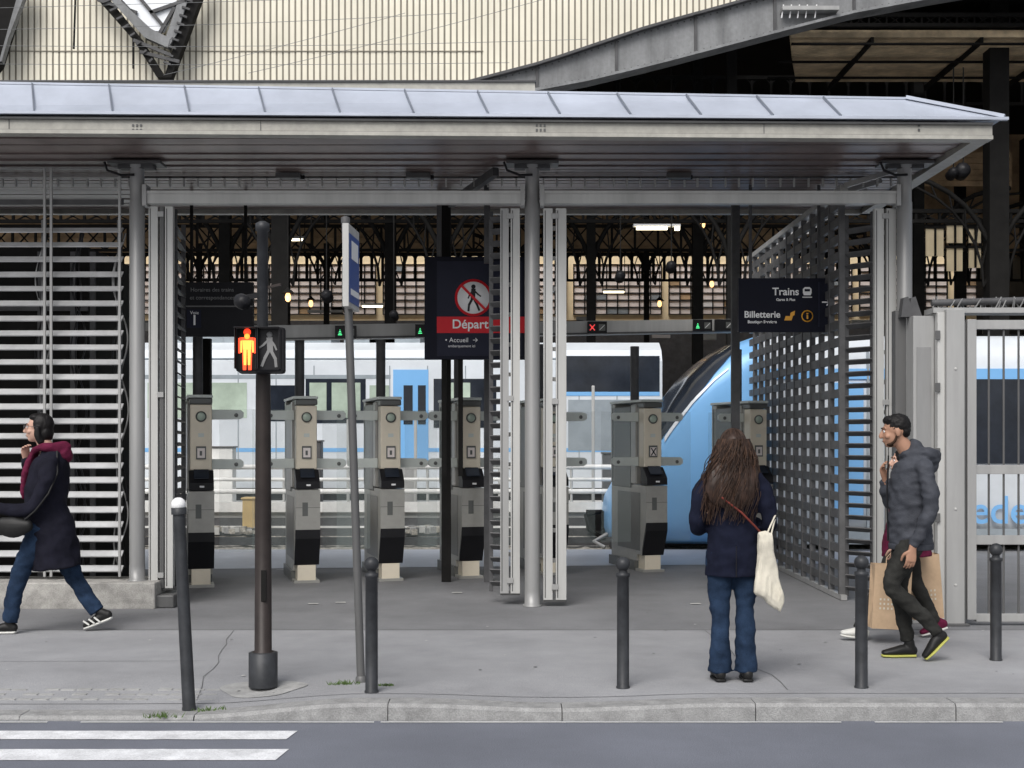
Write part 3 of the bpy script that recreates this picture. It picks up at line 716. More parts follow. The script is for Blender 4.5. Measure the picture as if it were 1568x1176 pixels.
for u in (985,1030): b.beam((U(u,Y),Y+.05,V(343,Y)),(U(u,Y),Y+.05,8),.02,.02,m_iron)
b.build('fluorescent_lamp')
for (u,v,Y) in ((448,368,33),(940,448,36),(570,470,36)):
    b=MB(); b.box(U(u,Y)-.28,U(u,Y)+.28,Y,Y+.1,V(v,Y),V(v,Y)+.04,m_tube); b.box(U(u,Y)-.32,U(u,Y)+.32,Y-.03,Y+.14,V(v,Y)+.042,V(v,Y)+.1,m_steel)
    for s in (-.3,.3): b.beam((U(u,Y)+s,Y+.05,V(v,Y)+.1),(U(u,Y)+s,Y+.05,9),.02,.02,m_iron)
    b.build('fluorescent_lamp')
b=MB(); Y=26
for (u,v,r) in ((500,450,9),(530,470,6),(603,480,7),(1028,405,8),(950,420,8),(684,365,9),(1475,258,12),(1460,262,8)):
    b.lathe((U(u,Y),Y-.1,V(v,Y)),[(0,0),(r*Y/F*.7,0.02),(r*Y/F,.1),(r*Y/F,.3),(0,.32)],m_black,12,axis=(0,1,-.2)); b.beam((U(u,Y),Y,V(v,Y)),(U(u,Y),Y,9),.02,.02,m_iron)
b.build('signal_lamps')
for (u,v,Y) in ((441,462,26),(476,470,34),(822,455,34),(1010,470,36),(1090,440,36),(1076,349,30)):  # first bulb is a lamp; the others are added to warm the shed
    b=MB()
    b.lathe((U(u,Y),Y,V(v,Y)),[(.02,0),(.05,.03),(.06,.1),(.04,.16),(.02,.18)],m_warm,12); b.lathe((U(u,Y),Y,V(v,Y)+.17),[(.14,0),(.03,.09),(.02,.12)],m_iron,12); b.beam((U(u,Y),Y,V(v,Y)+.28),(U(u,Y),Y,9),.02,.02,m_iron)
    b.build('lamp_and_added_bulbs')
b=MB(); Y=14.6
b.box(U(1121,Y),U(1133,Y),Y,Y+.09,0,4.25,m_iron2); b.box(U(676,Y),U(690,Y),Y,Y+.1,0,4.25,m_iron); b.box(U(741,Y),U(750,Y),Y,Y+.08,0,4.25,m_iron2)
b.box(U(293,Y),U(312,Y),Y+.3,Y+.4,0,V(515,Y),m_iron)
b.build('support_posts',can)
fe=empty('cream_office_building')
b=MB(); YF=46
b.box(-30,40,YF,YF+1,0,14,m_facade); b.build('wall',fe)
b=MB()
x=-28
while x<38:
    b.box(x,x+3.1,YF-.05,YF-.001,V(482,YF),V(405,YF),m_pane)
    for i in range(9): b.box(x+i*.385,x+i*.385+.035,YF-.12,YF-.052,V(482,YF),V(405,YF),m_iron)
    for j in range(8):
        z=V(482,YF)+j*.25; b.box(x,x+3.1,YF-.11,YF-.053,z,z+.025,m_iron)
    for j in range(5):
        i=random.randint(0,7); r=random.randint(0,6); b.box(x+i*.385+.035,x+i*.385+.385,YF-.06,YF-.051,V(482,YF)+r*.25+.025,V(482,YF)+r*.25+.25,random.choice((m_traingr,m_brown,m_white)))
    x+=3.35
b.box(-30,40,YF-.3,YF-.13,0,V(492,YF),m_iron2)
b.build('windows',fe)
b=MB(); Y=40
for i in range(30):
    X=-17+i*1.2+random.uniform(-.3,.3); z=V(random.uniform(478,520),Y); b.box(X,X+random.uniform(.3,1.2),Y,Y+.2,z,z+random.uniform(.05,.3),random.choice((m_facade,m_steel,m_conc,m_iron2,m_pane,m_brown)))
b.build('distant_platform_clutter')

# ================= RIGHT FENCE GATE
b=MB(); Y=11.2
b.box(U(1387,Y),U(1404,Y),Y+.3,Y+.42,0,V(470,Y),m_steel_d)
b.box(U(1404,Y),U(1436,Y),Y+.1,Y+.3,0,V(482,Y),m_steel); b.box(U(1409,Y),U(1431,Y),Y+.09,Y+.098,.2,V(530,Y),m_post)
b.box(U(1437,Y),U(1448,Y),Y+.02,Y+.2,0,V(478,Y),m_steel_l)
b.box(U(1448,Y)+.002,U(1476,Y),Y-.02,Y+.2,0,V(474,Y),m_steel)
b.box(U(1434,Y),U(1482,Y),Y-.05,Y+.25,-.0,.02,m_steel_d)
for z in (.35,1.0,2.2): b.lathe((U(1462,Y),Y-.02,z),[(0,0),(.012,0),(.012,.006),(0,.007)],m_steel_l,10,axis=(0,-1,0))
for vv in (520,600,700,800,900): b.box(U(1433,Y),U(1440,Y),Y,Y+.019,V(vv,Y),V(vv-14,Y),m_steel_d)
b.build('steel_gate_post',bevel=.006)
b=MB()
x0=U(1481,Y); x1=7.2
for (va,vb,t) in ((490,504,.06),(712,726,.05),(820,834,.05),(940,952,.05)): b.box(U(1495,Y),x1,Y,Y+t,V(vb,Y),V(va,Y),m_steel)
b.box(x0,U(1495,Y)-.001,Y-.01,Y+.07,.05,V(489,Y),m_steel)
x=U(1516,Y)
while x<x1: b.tube([(x,Y+.03,.1),(x,Y+.03,V(497,Y))],.010,m_steel_d,8); x+=.128
b.box(U(1481,Y)-.04,U(1481,Y)-.01,Y,Y+.05,.02,2.6,m_steel_d)
b.build('barred_gate',bevel=.003)
b=MB(); 
for i in range(60):
    x=U(1432,Y)+i*.03+random.uniform(-.01,.01); b.beam((x,Y+.1,V(474,Y)),(x+random.uniform(-.05,.05),Y+random.uniform(0,.25),V(455,Y)+random.uniform(-.03,.02)),.008,.008,m_steel)
b.tube([(U(1432,Y),Y+.1,V(462,Y)),(U(1580,Y),Y+.1,V(458,Y))],.03,m_iron2,8)
b.box(U(1432,Y),U(1620,Y),Y+.05,Y+.3,V(478,Y),V(470,Y),m_steel)
for u in (1410,1398): b.prism([(U(u,Y)-.04,V(482,Y)),(U(u,Y)+.08,V(482,Y)),(U(u,Y)+.02,V(450,Y)),(U(u,Y)-.02,V(452,Y))],'y',Y+.2+(.01 if u>1400 else 0),Y+.3,m_iron2)
b.build('bird_spikes')

# ================= STREET FURNITURE
def bollard(u,vb,vt):
    Y=3200/(vb-672); X=U(u,Y); H=(vb-vt)*Y/F; z0=ph(X,Y)
    b=MB(); r=.04
    b.lathe((X,Y,z0-.02),[(r*1.12,0),(r*1.12,.03),(r,.035),(r*.98,H-.13),(r*1.12,H-.125),(r*1.12,H-.105),(r*.7,H-.1),(r*.65,H-.085)]+[(max(.002,.047*math.sin(t)),H-.045-.047*math.cos(t)) for t in [.5+i*.26 for i in range(11)]],m_boll,24)
    b.build('bollard')
bollard(569,1060,848); bollard(954,1051,846); bollard(1319,1053,846); bollard(1525,1011,828)
b=MB(); p=Vector((U(290,8.05),8.05,ph(-2,8.05)-.02)); q=Vector((U(274,8.05),8.05,V(785,8.05))); d=(q-p).normalized()
b.lathe(p,[(.043,0),(.043,.04),(.04,.05),(.036,(q-p).length)],m_boll,20,axis=d)
b.lathe(q,[(.046,-.01),(.046,.03),(.03,.035)],m_boll,20,axis=d)
b.lathe(q+d*.05,[(max(.002,.045*math.sin(t)),-.045*math.cos(t)) for t in [.3+i*.255 for i in range(11)]],m_white,20,axis=d)
b.build('leaning_marker_post')
te=empty('pedestrian_traffic_light'); Yp=8.5; Xp=U(403,Yp)
b=MB()
b.lathe((Xp,Yp,-.01),[(.092,0),(.092,.02),(.084,.03),(.08,.215),(.078,.22),(.056,.235),(.052,1.2),(.048,2.0),(.046,2.04)],m_tlpole,24)
b.lathe((Xp,Yp,-.01),[(.0935,.0),(.0935,.22),(.08,.225)],m_boll,24)
b.lathe((Xp-.004,Yp,2.03),[(.036,0),(.036,.92),(.046,.925),(.046,.97),(.02,.985)],m_boll,20)
b.box(Xp-.003,Xp+.03,Yp-.06,Yp-.045,.55,.75,m_iron)
b.build('pole',te)
b=MB(); x0,x1=U(370,Yp),U(439,Yp); z0,z1=V(572,Yp),V(504,Yp); yf=Yp-.2
b.box(x0,x1,yf,Yp-.03,z0,z1,m_black)
b.box(x0-.004,x1+.004,Yp-.1,Yp-.035,z0-.006,z1+.006,m_black)
xm=(x0+x1)/2; 
b.build('signal_box',te,bevel=.02)
b=MB(); b.box(x0+.012,xm-.006,yf-.004,yf-.001,z0+.015,z1-.015,m_iron); b.box(xm+.006,x1-.012,yf-.004,yf-.001,z0+.015,z1-.015,m_black)
for (a,c) in ((x0+.004,xm-.002),(xm+.002,x1-.004)):
    b.box(a,c,yf-.07,yf-.001,z1-.012,z1-.006,m_black); b.box(a,a+.005,yf-.05,yf-.001,z0+.02,z1-.013,m_black); b.box(c-.005,c,yf-.05,yf-.001,z0+.02,z1-.013,m_black)
b.build('visors',te)
b=MB(); xc=(x0+xm)/2+.005; zc=(z0+z1)/2; y=yf-.006
def fig(xc,zc,s,mt,y):
    b.lathe((xc,y,zc+.1*s),[(0,0),(.021*s,0),(.021*s,.002),(0,.0025)],mt,14,axis=(0,-1,0))
    for P in ([(-.035,.07),(.035,.07),(.03,.0),(-.03,.0)],[(-.028,-.001),(-.003,-.001),(-.006,-.115),(-.024,-.115)],[(.003,-.001),(.028,-.001),(.024,-.115),(.006,-.115)],[(-.05,.065),(-.037,.07),(-.038,-.02),(-.05,-.02)],[(.037,.07),(.05,.065),(.05,-.02),(.038,-.02)]):
        b.prism([(xc+p[0]*s,zc+p[1]*s) for p in P],'y',y-.003,y,mt)
fig(xc,zc-.004,1.12,m_lred,y); fig(xc,zc-.004,.85,m_lyel,y-.004)
walker(b,(xm+x1)/2,y,zc-.0,.22,m_dim,-1)
b.build('figures',te)
b=MB(); xs_,zs=U(373,Yp),V(463,Yp)
b.lathe((xs_-.0,Yp-.05,zs),[(0,-.06),(.036,-.055),(.05,-.02),(.05,.02),(.04,.055),(0,.06)],m_black,16,axis=(.5,-.7,-.3)); b.beam((xs_,Yp-.02,zs+.03),(Xp,Yp,zs+.05),.03,.03,m_black)
b.beam((Xp+.03,Yp,V(440,Yp)),(Xp+.12,Yp-.02,V(436,Yp)),.02,.015,m_tlpole)
b.build('sounder',te)
b=MB(); pl=[(Xp+.27*math.cos(t)*(1+.15*math.sin(3*t)),Yp-.02+.2*math.sin(t),0) for t in [i*math.pi/12 for i in range(24)]]
b.add([(p[0],p[1],.004+ph(p[0],p[1])) for p in pl],[tuple(range(24))],m_tile); b.build('concrete_patch')
se=empty('bus_stop_sign'); b=MB(); Ys=8.6
p=Vector((U(553,Ys),Ys,-.02)); q=Vector((U(529,Ys),Ys,V(338,Ys))); b.tube([p,q],.027,m_steel_d,16); b.lathe(q,[(.03,-.02),(.03,.02),(.01,.03)],m_iron2,14)
b.lathe(p,[(.04,.0),(.036,.05),(.028,.06)],m_steel_d,14)
b.build('pole',se)
b=MB(); d=(q-p).normalized(); zA,zB=V(474,Ys),V(350,Ys)
b.box(-.02,.02,-.2,.2,zA,zB,m_steel_l); b.box(.021,.024,-.18,.18,zA+.03,zB-.06,m_bluesign); b.box(.025,.027,-.12,.12,zB-.22,zB-.1,m_white); b.box(.025,.027,-.15,.15,zA+.08,zA+.12,m_white)
b.box(-.024,-.021,-.18,.18,zA+.03,zB-.03,m_white)
o=b.build('panel',se,bevel=.004,loc=(U(538,Ys),Ys-.02,0),rz=math.radians(-3)); 
b=MB(); b.box(U(529,Ys),U(541,Ys),Ys-.01,Ys+.01,zA+.05,zA+.08,m_steel_d); b.box(U(529,Ys),U(541,Ys),Ys-.01,Ys+.01,zB-.08,zB-.05,m_steel_d); b.build('brackets',se)

# ================= PEOPLE
def cat(pts,n=5):
    pts=[list(p) for p in pts]; out=[]
    for i in range(len(pts)-1):
        p0=pts[max(i-1,0)];p1=pts[i];p2=pts[i+1];p3=pts[min(i+2,len(pts)-1)]
        for k in range(n):
            t=k/n
            out.append([0.5*((2*b_)+(-a+c)*t+(2*a-5*b_+4*c-d)*t*t+(-a+3*b_-3*c+d)*t**3) for a,b_,c,d in zip(p0,p1,p2,p3)])
    out.append(pts[-1]); return out
def limb(pts,ref=(1,0,0),n=5,seg=16,rnd=True):
    pts=[(list(p)+[p[3]]) if len(p)==4 else list(p) for p in pts]
    P=cat(pts,n) if n>1 else pts
    ref=Vector(ref)
    C=[Vector(p[:3]) for p in P]
    T=[(C[min(i+1,len(C)-1)]-C[max(i-1,0)]).normalized() for i in range(len(C))]
    data=[(C[i],T[i],max(P[i][3],.002),max(P[i][4],.002)) for i in range(len(C))]
    if rnd:
        def endc(c,t,ra,rb,s):
            r=min(ra,rb)*.9
            return [(c+t*s*r*math.sin(a),t,ra*math.cos(a),rb*math.cos(a)) for a in (.45,.9,1.3)]
        data=endc(*data[0],-1)[::-1]+data+endc(*data[-1],1)
    vs=[];fs=[]
    for (c,t,ra,rb) in data:
        N=(ref-t*ref.dot(t)); N=N.normalized() if N.length>1e-4 else t.orthogonal().normalized(); B=t.cross(N)
        for k in range(seg):
            a=2*math.pi*k/seg; vs.append(c+N*ra*math.cos(a)+B*rb*math.sin(a))
    L=len(data)
    for i in range(L-1):
        for k in range(seg):
            k2=(k+1)%seg; fs.append((i*seg+k,i*seg+k2,(i+1)*seg+k2,(i+1)*seg+k))
    fs.append(tuple(range(seg))[::-1]); fs.append(tuple((L-1)*seg+k for k in range(seg)))
    return vs,fs
def ell(c,r,Rm=None):
    vs=[];fs=[];n=14;s=18
    c=Vector(c)
    for i in range(1,n):
        a=math.pi*i/n
        for k in range(s):
            t=2*math.pi*k/s; v=Vector((r[0]*math.sin(a)*math.cos(t),r[1]*math.sin(a)*math.sin(t),r[2]*math.cos(a)))
            if Rm: v=Rm@v
            vs.append(c+v)
    for i in range(n-2):
        for k in range(s): k2=(k+1)%s; fs.append((i*s+k,i*s+k2,(i+1)*s+k2,(i+1)*s+k))
    fs.append(tuple(range(s))[::-1]); fs.append(tuple((n-2)*s+k for k in range(s)))
    return vs,fs
def part(name,parent,geos,mat,voxel=.011,smooth=4,fold=0,fs_=(9,9,16)):
    V_=[];F_=[]
    for vs,fs in geos:
        o=len(V_); V_+=[tuple(v) for v in vs]; F_+=[tuple(o+i for i in f) for f in fs]
    me=bpy.data.meshes.new(name); me.from_pydata(V_,[],F_)
    bm=bmesh.new(); bm.from_mesh(me); bmesh.ops.recalc_face_normals(bm,faces=bm.faces); bm.to_mesh(me); bm.free()
    ob=bpy.data.objects.new(name+'_src',me); COL.objects.link(ob)
    r=ob.modifiers.new('r','REMESH'); r.mode='VOXEL'; r.voxel_size=voxel
    if smooth: s=ob.modifiers.new('s','SMOOTH'); s.iterations=smooth; s.factor=.5
    dg=bpy.context.evaluated_depsgraph_get(); m2=bpy.data.meshes.new_from_object(ob.evaluated_get(dg)); bpy.data.objects.remove(ob)
    if fold:
        nor=[v.normal.copy() for v in m2.vertices]
        for v,nn in zip(m2.vertices,nor):
            p=Vector((v.co.x*fs_[0],v.co.y*fs_[1],v.co.z*fs_[2]))
            d=noise.noise(p)+.5*noise.noise(p*2.1+Vector((3,1,7))); d=d-abs(noise.noise(p*1.3+Vector((9,2,4))))*.8
            v.co+=nn*d*fold
    m2.materials.clear(); m2.materials.append(mat)
    for p in m2.polygons: p.use_smooth=True; p.material_index=0
    o2=bpy.data.objects.new(name,m2); COL.objects.link(o2); o2.parent=parent; return o2
def hand(parent,name,w,d,n,side,mat,curl=.5,s=1.0):
    w=Vector(w);d=Vector(d).normalized();n=Vector(n);n=(n-d*n.dot(d)).normalized();t=d.cross(n).normalized()
    if t.dot(Vector(side))<0: t=-t
    g=[limb([(*(w-d*.03*s),.026*s,.019*s),(*(w+d*.02*s),.03*s,.017*s),(*(w+d*.06*s),.038*s,.015*s),(*(w+d*.092*s),.039*s,.012*s)],ref=t,n=3)]
    for i,(o,L) in enumerate(((.028,.072),(.0095,.08),(-.0095,.074),(-.028,.058))):
        p=w+d*(.085*s)+t*o*s; pts=[(*p,.0085*s)]; a=0
        for k,f in enumerate((.45,.32,.23)):
            a+=curl*(.55+.25*k); dirv=d*math.cos(a)+n*math.sin(a)+t*o*1.5*(1 if k==0 else 0); p=p+dirv.normalized()*L*f*s; pts.append((*p,(.0085-.0008*(k+1))*s))
        g.append(limb(pts,ref=t,n=3,seg=8))
    p0=w+d*.03*s+t*.024*s; p1=p0+(d*.6+t*.7+n*.3).normalized()*.035*s; p2=p1+(d*.85+t*.2+n*.45).normalized()*.03*s; p3=p2+(d*.9-t*.05+n*.4).normalized()*.022*s
    g.append(limb([(*p0,.013*s),(*p1,.0115*s),(*p2,.010*s),(*p3,.008*s)],ref=t,n=3,seg=8))
    return part(name,parent,g,mat,voxel=.0042,smooth=2)
def head(parent,c,yaw,mat,pitch=0,s=1.0,neckto=None):
    R=Matrix.Rotation(yaw,3,'Z')@Matrix.Rotation(pitch,3,'X'); c=Vector(c)
    W=lambda x,y,z:c+R@(Vector((x,y,z))*s)
    S=lambda *r:tuple(q*s for q in r)
    g=[ell(W(0,-.015,.025),S(.075,.093,.092),R),ell(W(0,.022,-.03),S(.06,.072,.085),R),ell(W(0,.05,-.085),S(.032,.035,.028),R),ell(W(0,-.01,-.05),S(.058,.06,.05),R)]
    g.append(limb([(*W(0,.088,.012),.010*s),(*W(0,.106,-.018),.013*s),(*W(0,.106,-.03),.014*s)],ref=(1,0,0),n=3,seg=10))
    g.append(ell(W(0,.086,-.058),S(.022,.012,.007),R)); g.append(ell(W(0,.085,-.068),S(.019,.012,.007),R))
    g.append(ell(W(0,.082,.03),S(.05,.012,.009),R))
    for sd in (-1,1):
        g.append(ell(W(sd*.076,-.008,-.01),S(.010,.02,.032),R)); g.append(ell(W(sd*.04,.062,-.03),S(.022,.02,.02),R))
    if neckto: g.append(limb([(*W(0,-.015,-.05),.054*s),(*neckto,.062*s)],n=3))
    h=part('head',parent,g,mat,voxel=.005,smooth=3)
    b=MB()
    for sd in (-1,1):
        b.lathe(W(sd*.031,.083,.008),[(.001,-.008),(.009*s,-.003),(.010*s,.0),(.007*s,.003),(.001,.004)],m_white,12,axis=R@Vector((0,1,0)))
        b.lathe(W(sd*.031,.087,.008),[(.001,-.003),(.0055*s,.0),(.001,.002)],m_black,10,axis=R@Vector((0,1,0)))
        b.beam(W(sd*.014,.093,.032),W(sd*.048,.08,.034),.006*s,.006*s,m_hairk)
    b.beam(W(-.02,.0965,-.063),W(.02,.0965,-.063),.004*s,.003*s,m_maroon)
    b.build('eyes',parent)
    return W,R,S
def shoe(parent,name,heel,toe,mat,msole,up=(0,0,1),w=1.0,ankle=None):
    h=Vector(heel);t=Vector(toe);d=(t-h); L=d.length; d.normalize(); lat=d.cross(Vector(up)).normalized(); n=lat.cross(d).normalized()
    P=lambda a,z:h+d*L*a+n*z
    g=[limb([(*P(.1,.05),.034*w,.038),(*P(.35,.055),.037*w,.04),(*P(.62,.045),.043*w,.03),(*P(.88,.035),.036*w,.02)],ref=lat,n=4)]
    if ankle is not None: g.append(limb([(*P(.16,.06),.036*w,.036),(*ankle,.036*w,.038)],n=3))
    part(name,parent,g,mat,voxel=.006,smooth=2)
    part(name+'_sole',parent,[limb([(*P(.06,.014),.038*w,.012),(*P(.35,.012),.037*w,.012),(*P(.65,.012),.047*w,.012),(*P(.92,.014),.036*w,.010)],ref=lat,n=4)],msole,voxel=.005,smooth=1)
def strands(parent,name,starts,mats,fn,r=.004,n=14):
    b=MB()
    for s in starts:
        b.tube(fn(s,n),[r*(1-.6*i/(n-1)) for i in range(n)],random.choice(mats),4,False)
    b.build(name,parent)

# --- woman standing, back to camera (faces +Y)
Y=8.65; wm=empty('woman_standing',(U(1122,Y),Y,0))
g=[]
for sd in (-1,1):
    g.append(limb([(sd*.085,.0,.86,.095,.10),(sd*.088,.01,.62,.083,.085),(sd*.083,.012,.46,.066,.068),(sd*.083,-.005,.28,.066,.07),(sd*.086,-.01,.10,.078,.082),(sd*.087,-.01,.06,.08,.085)],rnd=False))
g.append(ell((0,-.01,.88),(.165,.12,.12)))
part('jeans',wm,g,m_jean,fold=.010,fs_=(9,9,12))
for sd in (-1,1):
    shoe(wm,'shoe_%s'%('l' if sd<0 else 'r'),(sd*.088,-.09,0),(sd*.10,.14,0),m_shoek,m_shoek,ankle=(sd*.087,-.03,.1))
g=[limb([(0,0,.69,.188,.135),(0,0,.8,.18,.135),(0,-.005,.95,.168,.13),(0,-.0,1.06,.155,.115),(0,-.01,1.2,.175,.12),(0,-.01,1.32,.185,.105),(0,-.005,1.375,.13,.085),(0,.0,1.42,.07,.07)],rnd=False,seg=28)]
for sd in (-1,1):
    ex=.238 if sd>0 else -.24
    g.append(limb([(sd*.14,-.01,1.335,.065),(sd*.2,-.015,1.27,.062),(ex*.97,-.03,1.14,.056),(ex,-.02,1.03,.054),(sd*.2,.08,1.01,.05),(sd*.13,.2,1.06,.044)],ref=(0,1,0)))
g.append(limb([(0,-.02,1.37,.1,.085),(0,-.01,1.43,.075,.07)],n=2))
part('navy_coat',wm,g,m_coat,fold=.009,fs_=(7,7,10))
b=MB(); b.box(-.002,.002,-.142,-.128,.7,.9,m_black); b.build('coat_vent',wm)
for sd in (-1,1): hand(wm,'hand_%s'%('l' if sd<0 else 'r'),(sd*.12,.215,1.065),(-sd*.5,.8,.25),(-sd*.4,.1,1),(0,0,1),m_skin,curl=.6)
b=MB(); b.box(-.04,.04,.27,.28,1.07,1.21,m_black); b.build('phone',wm,bevel=.005)
W,R,S=head(wm,(0,.02,1.535),math.radians(8),m_skin,pitch=-.12,s=.98,neckto=(0,0,1.40))
g=[ell(W(0,-.022,.035),(.088,.1,.095),R)]
g.append(limb([(0,-.035,1.56,.095,.085),(-.01,-.07,1.45,.115,.065),(-.03,-.105,1.34,.15,.05),(-.055,-.125,1.24,.155,.038),(-.075,-.13,1.17,.11,.022)],n=5))
g.append(limb([(.05,-.05,1.5,.04),(.10,-.08,1.38,.045),(.10,-.11,1.26,.035),(.08,-.125,1.18,.015)]))
part('hair',wm,g,m_hairb,voxel=.009,smooth=2,fold=.010,fs_=(30,14,4))
def hs(s,n):
    a=s; out=[]
    x=.088*math.sin(a); y=-.022-.098*math.cos(a)
    ph_=random.uniform(0,6.28); dx=random.uniform(-.05,.05); zl=random.uniform(1.03,1.24)
    for i in range(n):
        t=i/(n-1); z=1.60+(zl-1.60)*t
        sp=1+.85*math.sin(t*2.2)
        out.append((x*sp-.06*t*t+dx*t+.014*math.sin(ph_+t*11),(y*(1-.25*abs(math.sin(a))*t))-.045*t*math.cos(a)-.008*math.sin(ph_+t*9)-.015,z))
    return out
strands(wm,'hair_strands',[random.uniform(-1.6,1.6) for _ in range(300)],(m_hairb,m_hairb,m_hairb2),hs,r=.0034)
def hs2(s,n):
    a=s; out=[]
    x=.09*math.sin(a); y=-.1*math.cos(a)
    for i in range(n):
        t=i/(n-1); th=t*1.4
        out.append(W(x*math.sin(th),-.022+y*math.sin(th),.035+.1*math.cos(th)))
    return out
strands(wm,'crown_strands',[random.uniform(-1.8,1.8) for _ in range(70)],(m_hairb,m_hairb,m_hairb2),hs2,r=.0028,n=8)
b=MB()
b.tube([(-.1,-.16,1.22),(.03,-.165,1.12),(.12,-.15,1.03),(.19,-.1,.96),(.2,-.02,.92)],.007,m_leather,6)
b.build('shoulder_strap',wm)
b=MB()
outl=[(.14,.99),(.18,1.005),(.235,.995),(.252,.86),(.285,.70),(.312,.575),(.305,.50),(.29,.465),(.235,.50),(.165,.565),(.115,.60),(.125,.72),(.14,.85)]
n=len(outl); cxm=sum(p[0] for p in outl)/n; czm=sum(p[1] for p in outl)/n
vsF=[]
for (dy,sc_) in [(.02,.85),(.012,.96),(.0,1.0),(-.02,.99),(-.035,.92),(-.042,.75)]:
    for p in outl: vsF.append((cxm+(p[0]-cxm)*sc_,-.13+dy+.01*math.sin(p[1]*30),czm+(p[1]-czm)*sc_))
fsx=[]
for i in range(5):
    for k_ in range(n): k2=(k_+1)%n; fsx.append((i*n+k_,i*n+k2,(i+1)*n+k2,(i+1)*n+k_))
fsx.append(tuple(range(n))); fsx.append(tuple(5*n+k_ for k_ in range(n)))
part('tote_bag',wm,[(vsF,fsx)],m_tote,voxel=.006,smooth=1,fold=.010,fs_=(16,16,6))
b.tube([(.19,-.14,.96),(.225,-.12,1.03),(.262,-.08,1.09),(.285,-.02,1.11)],.006,m_tote,6); b.tube([(.225,-.13,.96),(.25,-.1,1.04),(.28,-.03,1.09)],.006,m_tote,6); b.build('tote_handles',wm)

# --- man walking left (faces -X)
Y=9.48; mm=empty('man_walking',(U(1395,Y),Y,0),math.pi/2)
g=[limb([(-.09,.0,.90,.09,.1),(-.09,.09,.72,.082,.088),(-.085,.165,.54,.062,.066),(-.085,.02,.40,.056,.062),(-.085,-.13,.25,.046,.05),(-.085,-.165,.2,.046,.048)],rnd=False),
   limb([(.09,-.0,.90,.09,.1),(.09,.04,.68,.08,.085),(.085,.06,.48,.062,.064),(.085,.03,.3,.055,.06),(.085,-.005,.12,.047,.05)],rnd=False),ell((0,0,.9),(.16,.13,.12))]
part('trousers',mm,g,m_trous,fold=.010,fs_=(9,9,16))
shoe(mm,'shoe_l',(-.085,-.255,.17),(-.085,-.075,-.005),m_shoek,m_soley,ankle=(-.085,-.165,.21),up=(0,.6,.8))
shoe(mm,'shoe_r',(.085,-.07,0),(.085,.205,0),m_shoek,m_soley,ankle=(.085,-.01,.12))
g=[limb([(0,.0,.82,.165,.155),(0,.005,.9,.172,.16),(0,.01,1.05,.168,.15),(0,.0,1.2,.185,.155),(0,-.015,1.34,.195,.15),(0,-.03,1.43,.17,.115),(0,-.02,1.49,.1,.09)],ref=(1,0,0),rnd=False,seg=28)]
g.append(limb([(-.17,-.04,1.40,.068),(-.225,-.055,1.28,.064),(-.245,-.065,1.12,.056),(-.235,-.01,.98,.05),(-.22,.045,.85,.042)],ref=(0,1,0)))
g.append(limb([(.17,-.03,1.40,.068),(.21,.01,1.26,.062),(.215,.07,1.13,.056),(.17,.14,1.2,.048),(.13,.15,1.28,.04)],ref=(0,1,0)))
g.append(limb([(0,.06,1.49,.085,.03),(0,-.02,1.50,.1,.1)],n=2))
g.append(limb([(-.07,.0,1.5,.04),(-.085,-.09,1.49,.055),(0,-.15,1.46,.07),(.085,-.09,1.49,.055),(.07,0,1.5,.04)],ref=(0,0,1)))
g.append(ell((0,-.15,1.42),(.08,.05,.07)))
part('grey_jacket',mm,g,m_jacket,fold=.014,fs_=(7,7,14))
part('jacket_hem',mm,[limb([(0,.0,.80,.168,.158),(0,.0,.845,.170,.160)],rnd=False,n=1,seg=28)],m_jacket,voxel=.008,smooth=2)
hand(mm,'hand_l',(-.218,.055,.825),(0,.15,-1),(1,.1,0),(0,1,0),m_skin2,curl=.45)
hand(mm,'hand_r',(.12,.155,1.30),(-.25,.3,.9),(-.6,-.7,0),(0,-1,.3),m_skin2,curl=.7)
W,R,S=head(mm,(0,.115,1.655),math.radians(-8),m_skin2,pitch=-.12,s=1.0,neckto=(0,.0,1.47))
g=[ell(W(0,-.024,.042),(.082,.094,.086),R),ell(W(0,-.06,-.0),(.07,.05,.06),R),ell(W(0,.03,.085),(.066,.05,.035),R)]
part('hair',mm,g,m_hairk,voxel=.006,smooth=2,fold=.004,fs_=(50,50,50))
g=[ell(W(0,.04,-.087),(.042,.042,.024),R)]
for sd in (-1,1): g.append(limb([(*W(sd*.064,.0,-.03),.009),(*W(sd*.056,.02,-.07),.011),(*W(sd*.035,.055,-.09),.011)],n=3,seg=8))
part('beard',mm,g,m_beard,voxel=.005,smooth=2)
b=MB(); b.tube([(-.02,.17,1.48),(0,.175,1.2),(0,.168,.86)],.006,m_black,6); b.build('zip',mm)

# --- woman walking left at left edge
Y=10.8; wl=empty('woman_walking',(U(73,Y),Y,0),math.pi/2)
g=[limb([(-.09,.0,.88,.1,.11),(-.09,.1,.68,.09,.1),(-.085,.2,.49,.072,.075),(-.085,.25,.28,.066,.072),(-.085,.285,.1,.062,.07)],rnd=False),
   limb([(.09,-.02,.88,.1,.11),(.09,-.1,.66,.09,.1),(.085,-.185,.46,.072,.076),(.085,-.30,.28,.064,.07),(.085,-.385,.16,.06,.066)],rnd=False),ell((0,0,.9),(.165,.14,.13))]
part('jeans',wl,g,m_jean,fold=.012,fs_=(8,8,12))
shoe(wl,'shoe_l',(-.085,.22,0),(-.085,.48,.0),m_shoek,m_solew,ankle=(-.085,.285,.1))
shoe(wl,'shoe_r',(.085,-.52,.1),(.085,-.265,-.0),m_shoek,m_solew,ankle=(.085,-.40,.16),up=(0,.3,1))
b=MB()
for k_ in range(3): b.beam((.04,-.42+k_*.045,.08-.012*k_),(.04,-.37+k_*.045,.12-.016*k_),.006,.013,m_solew)
b.build('shoe_stripes',wl)
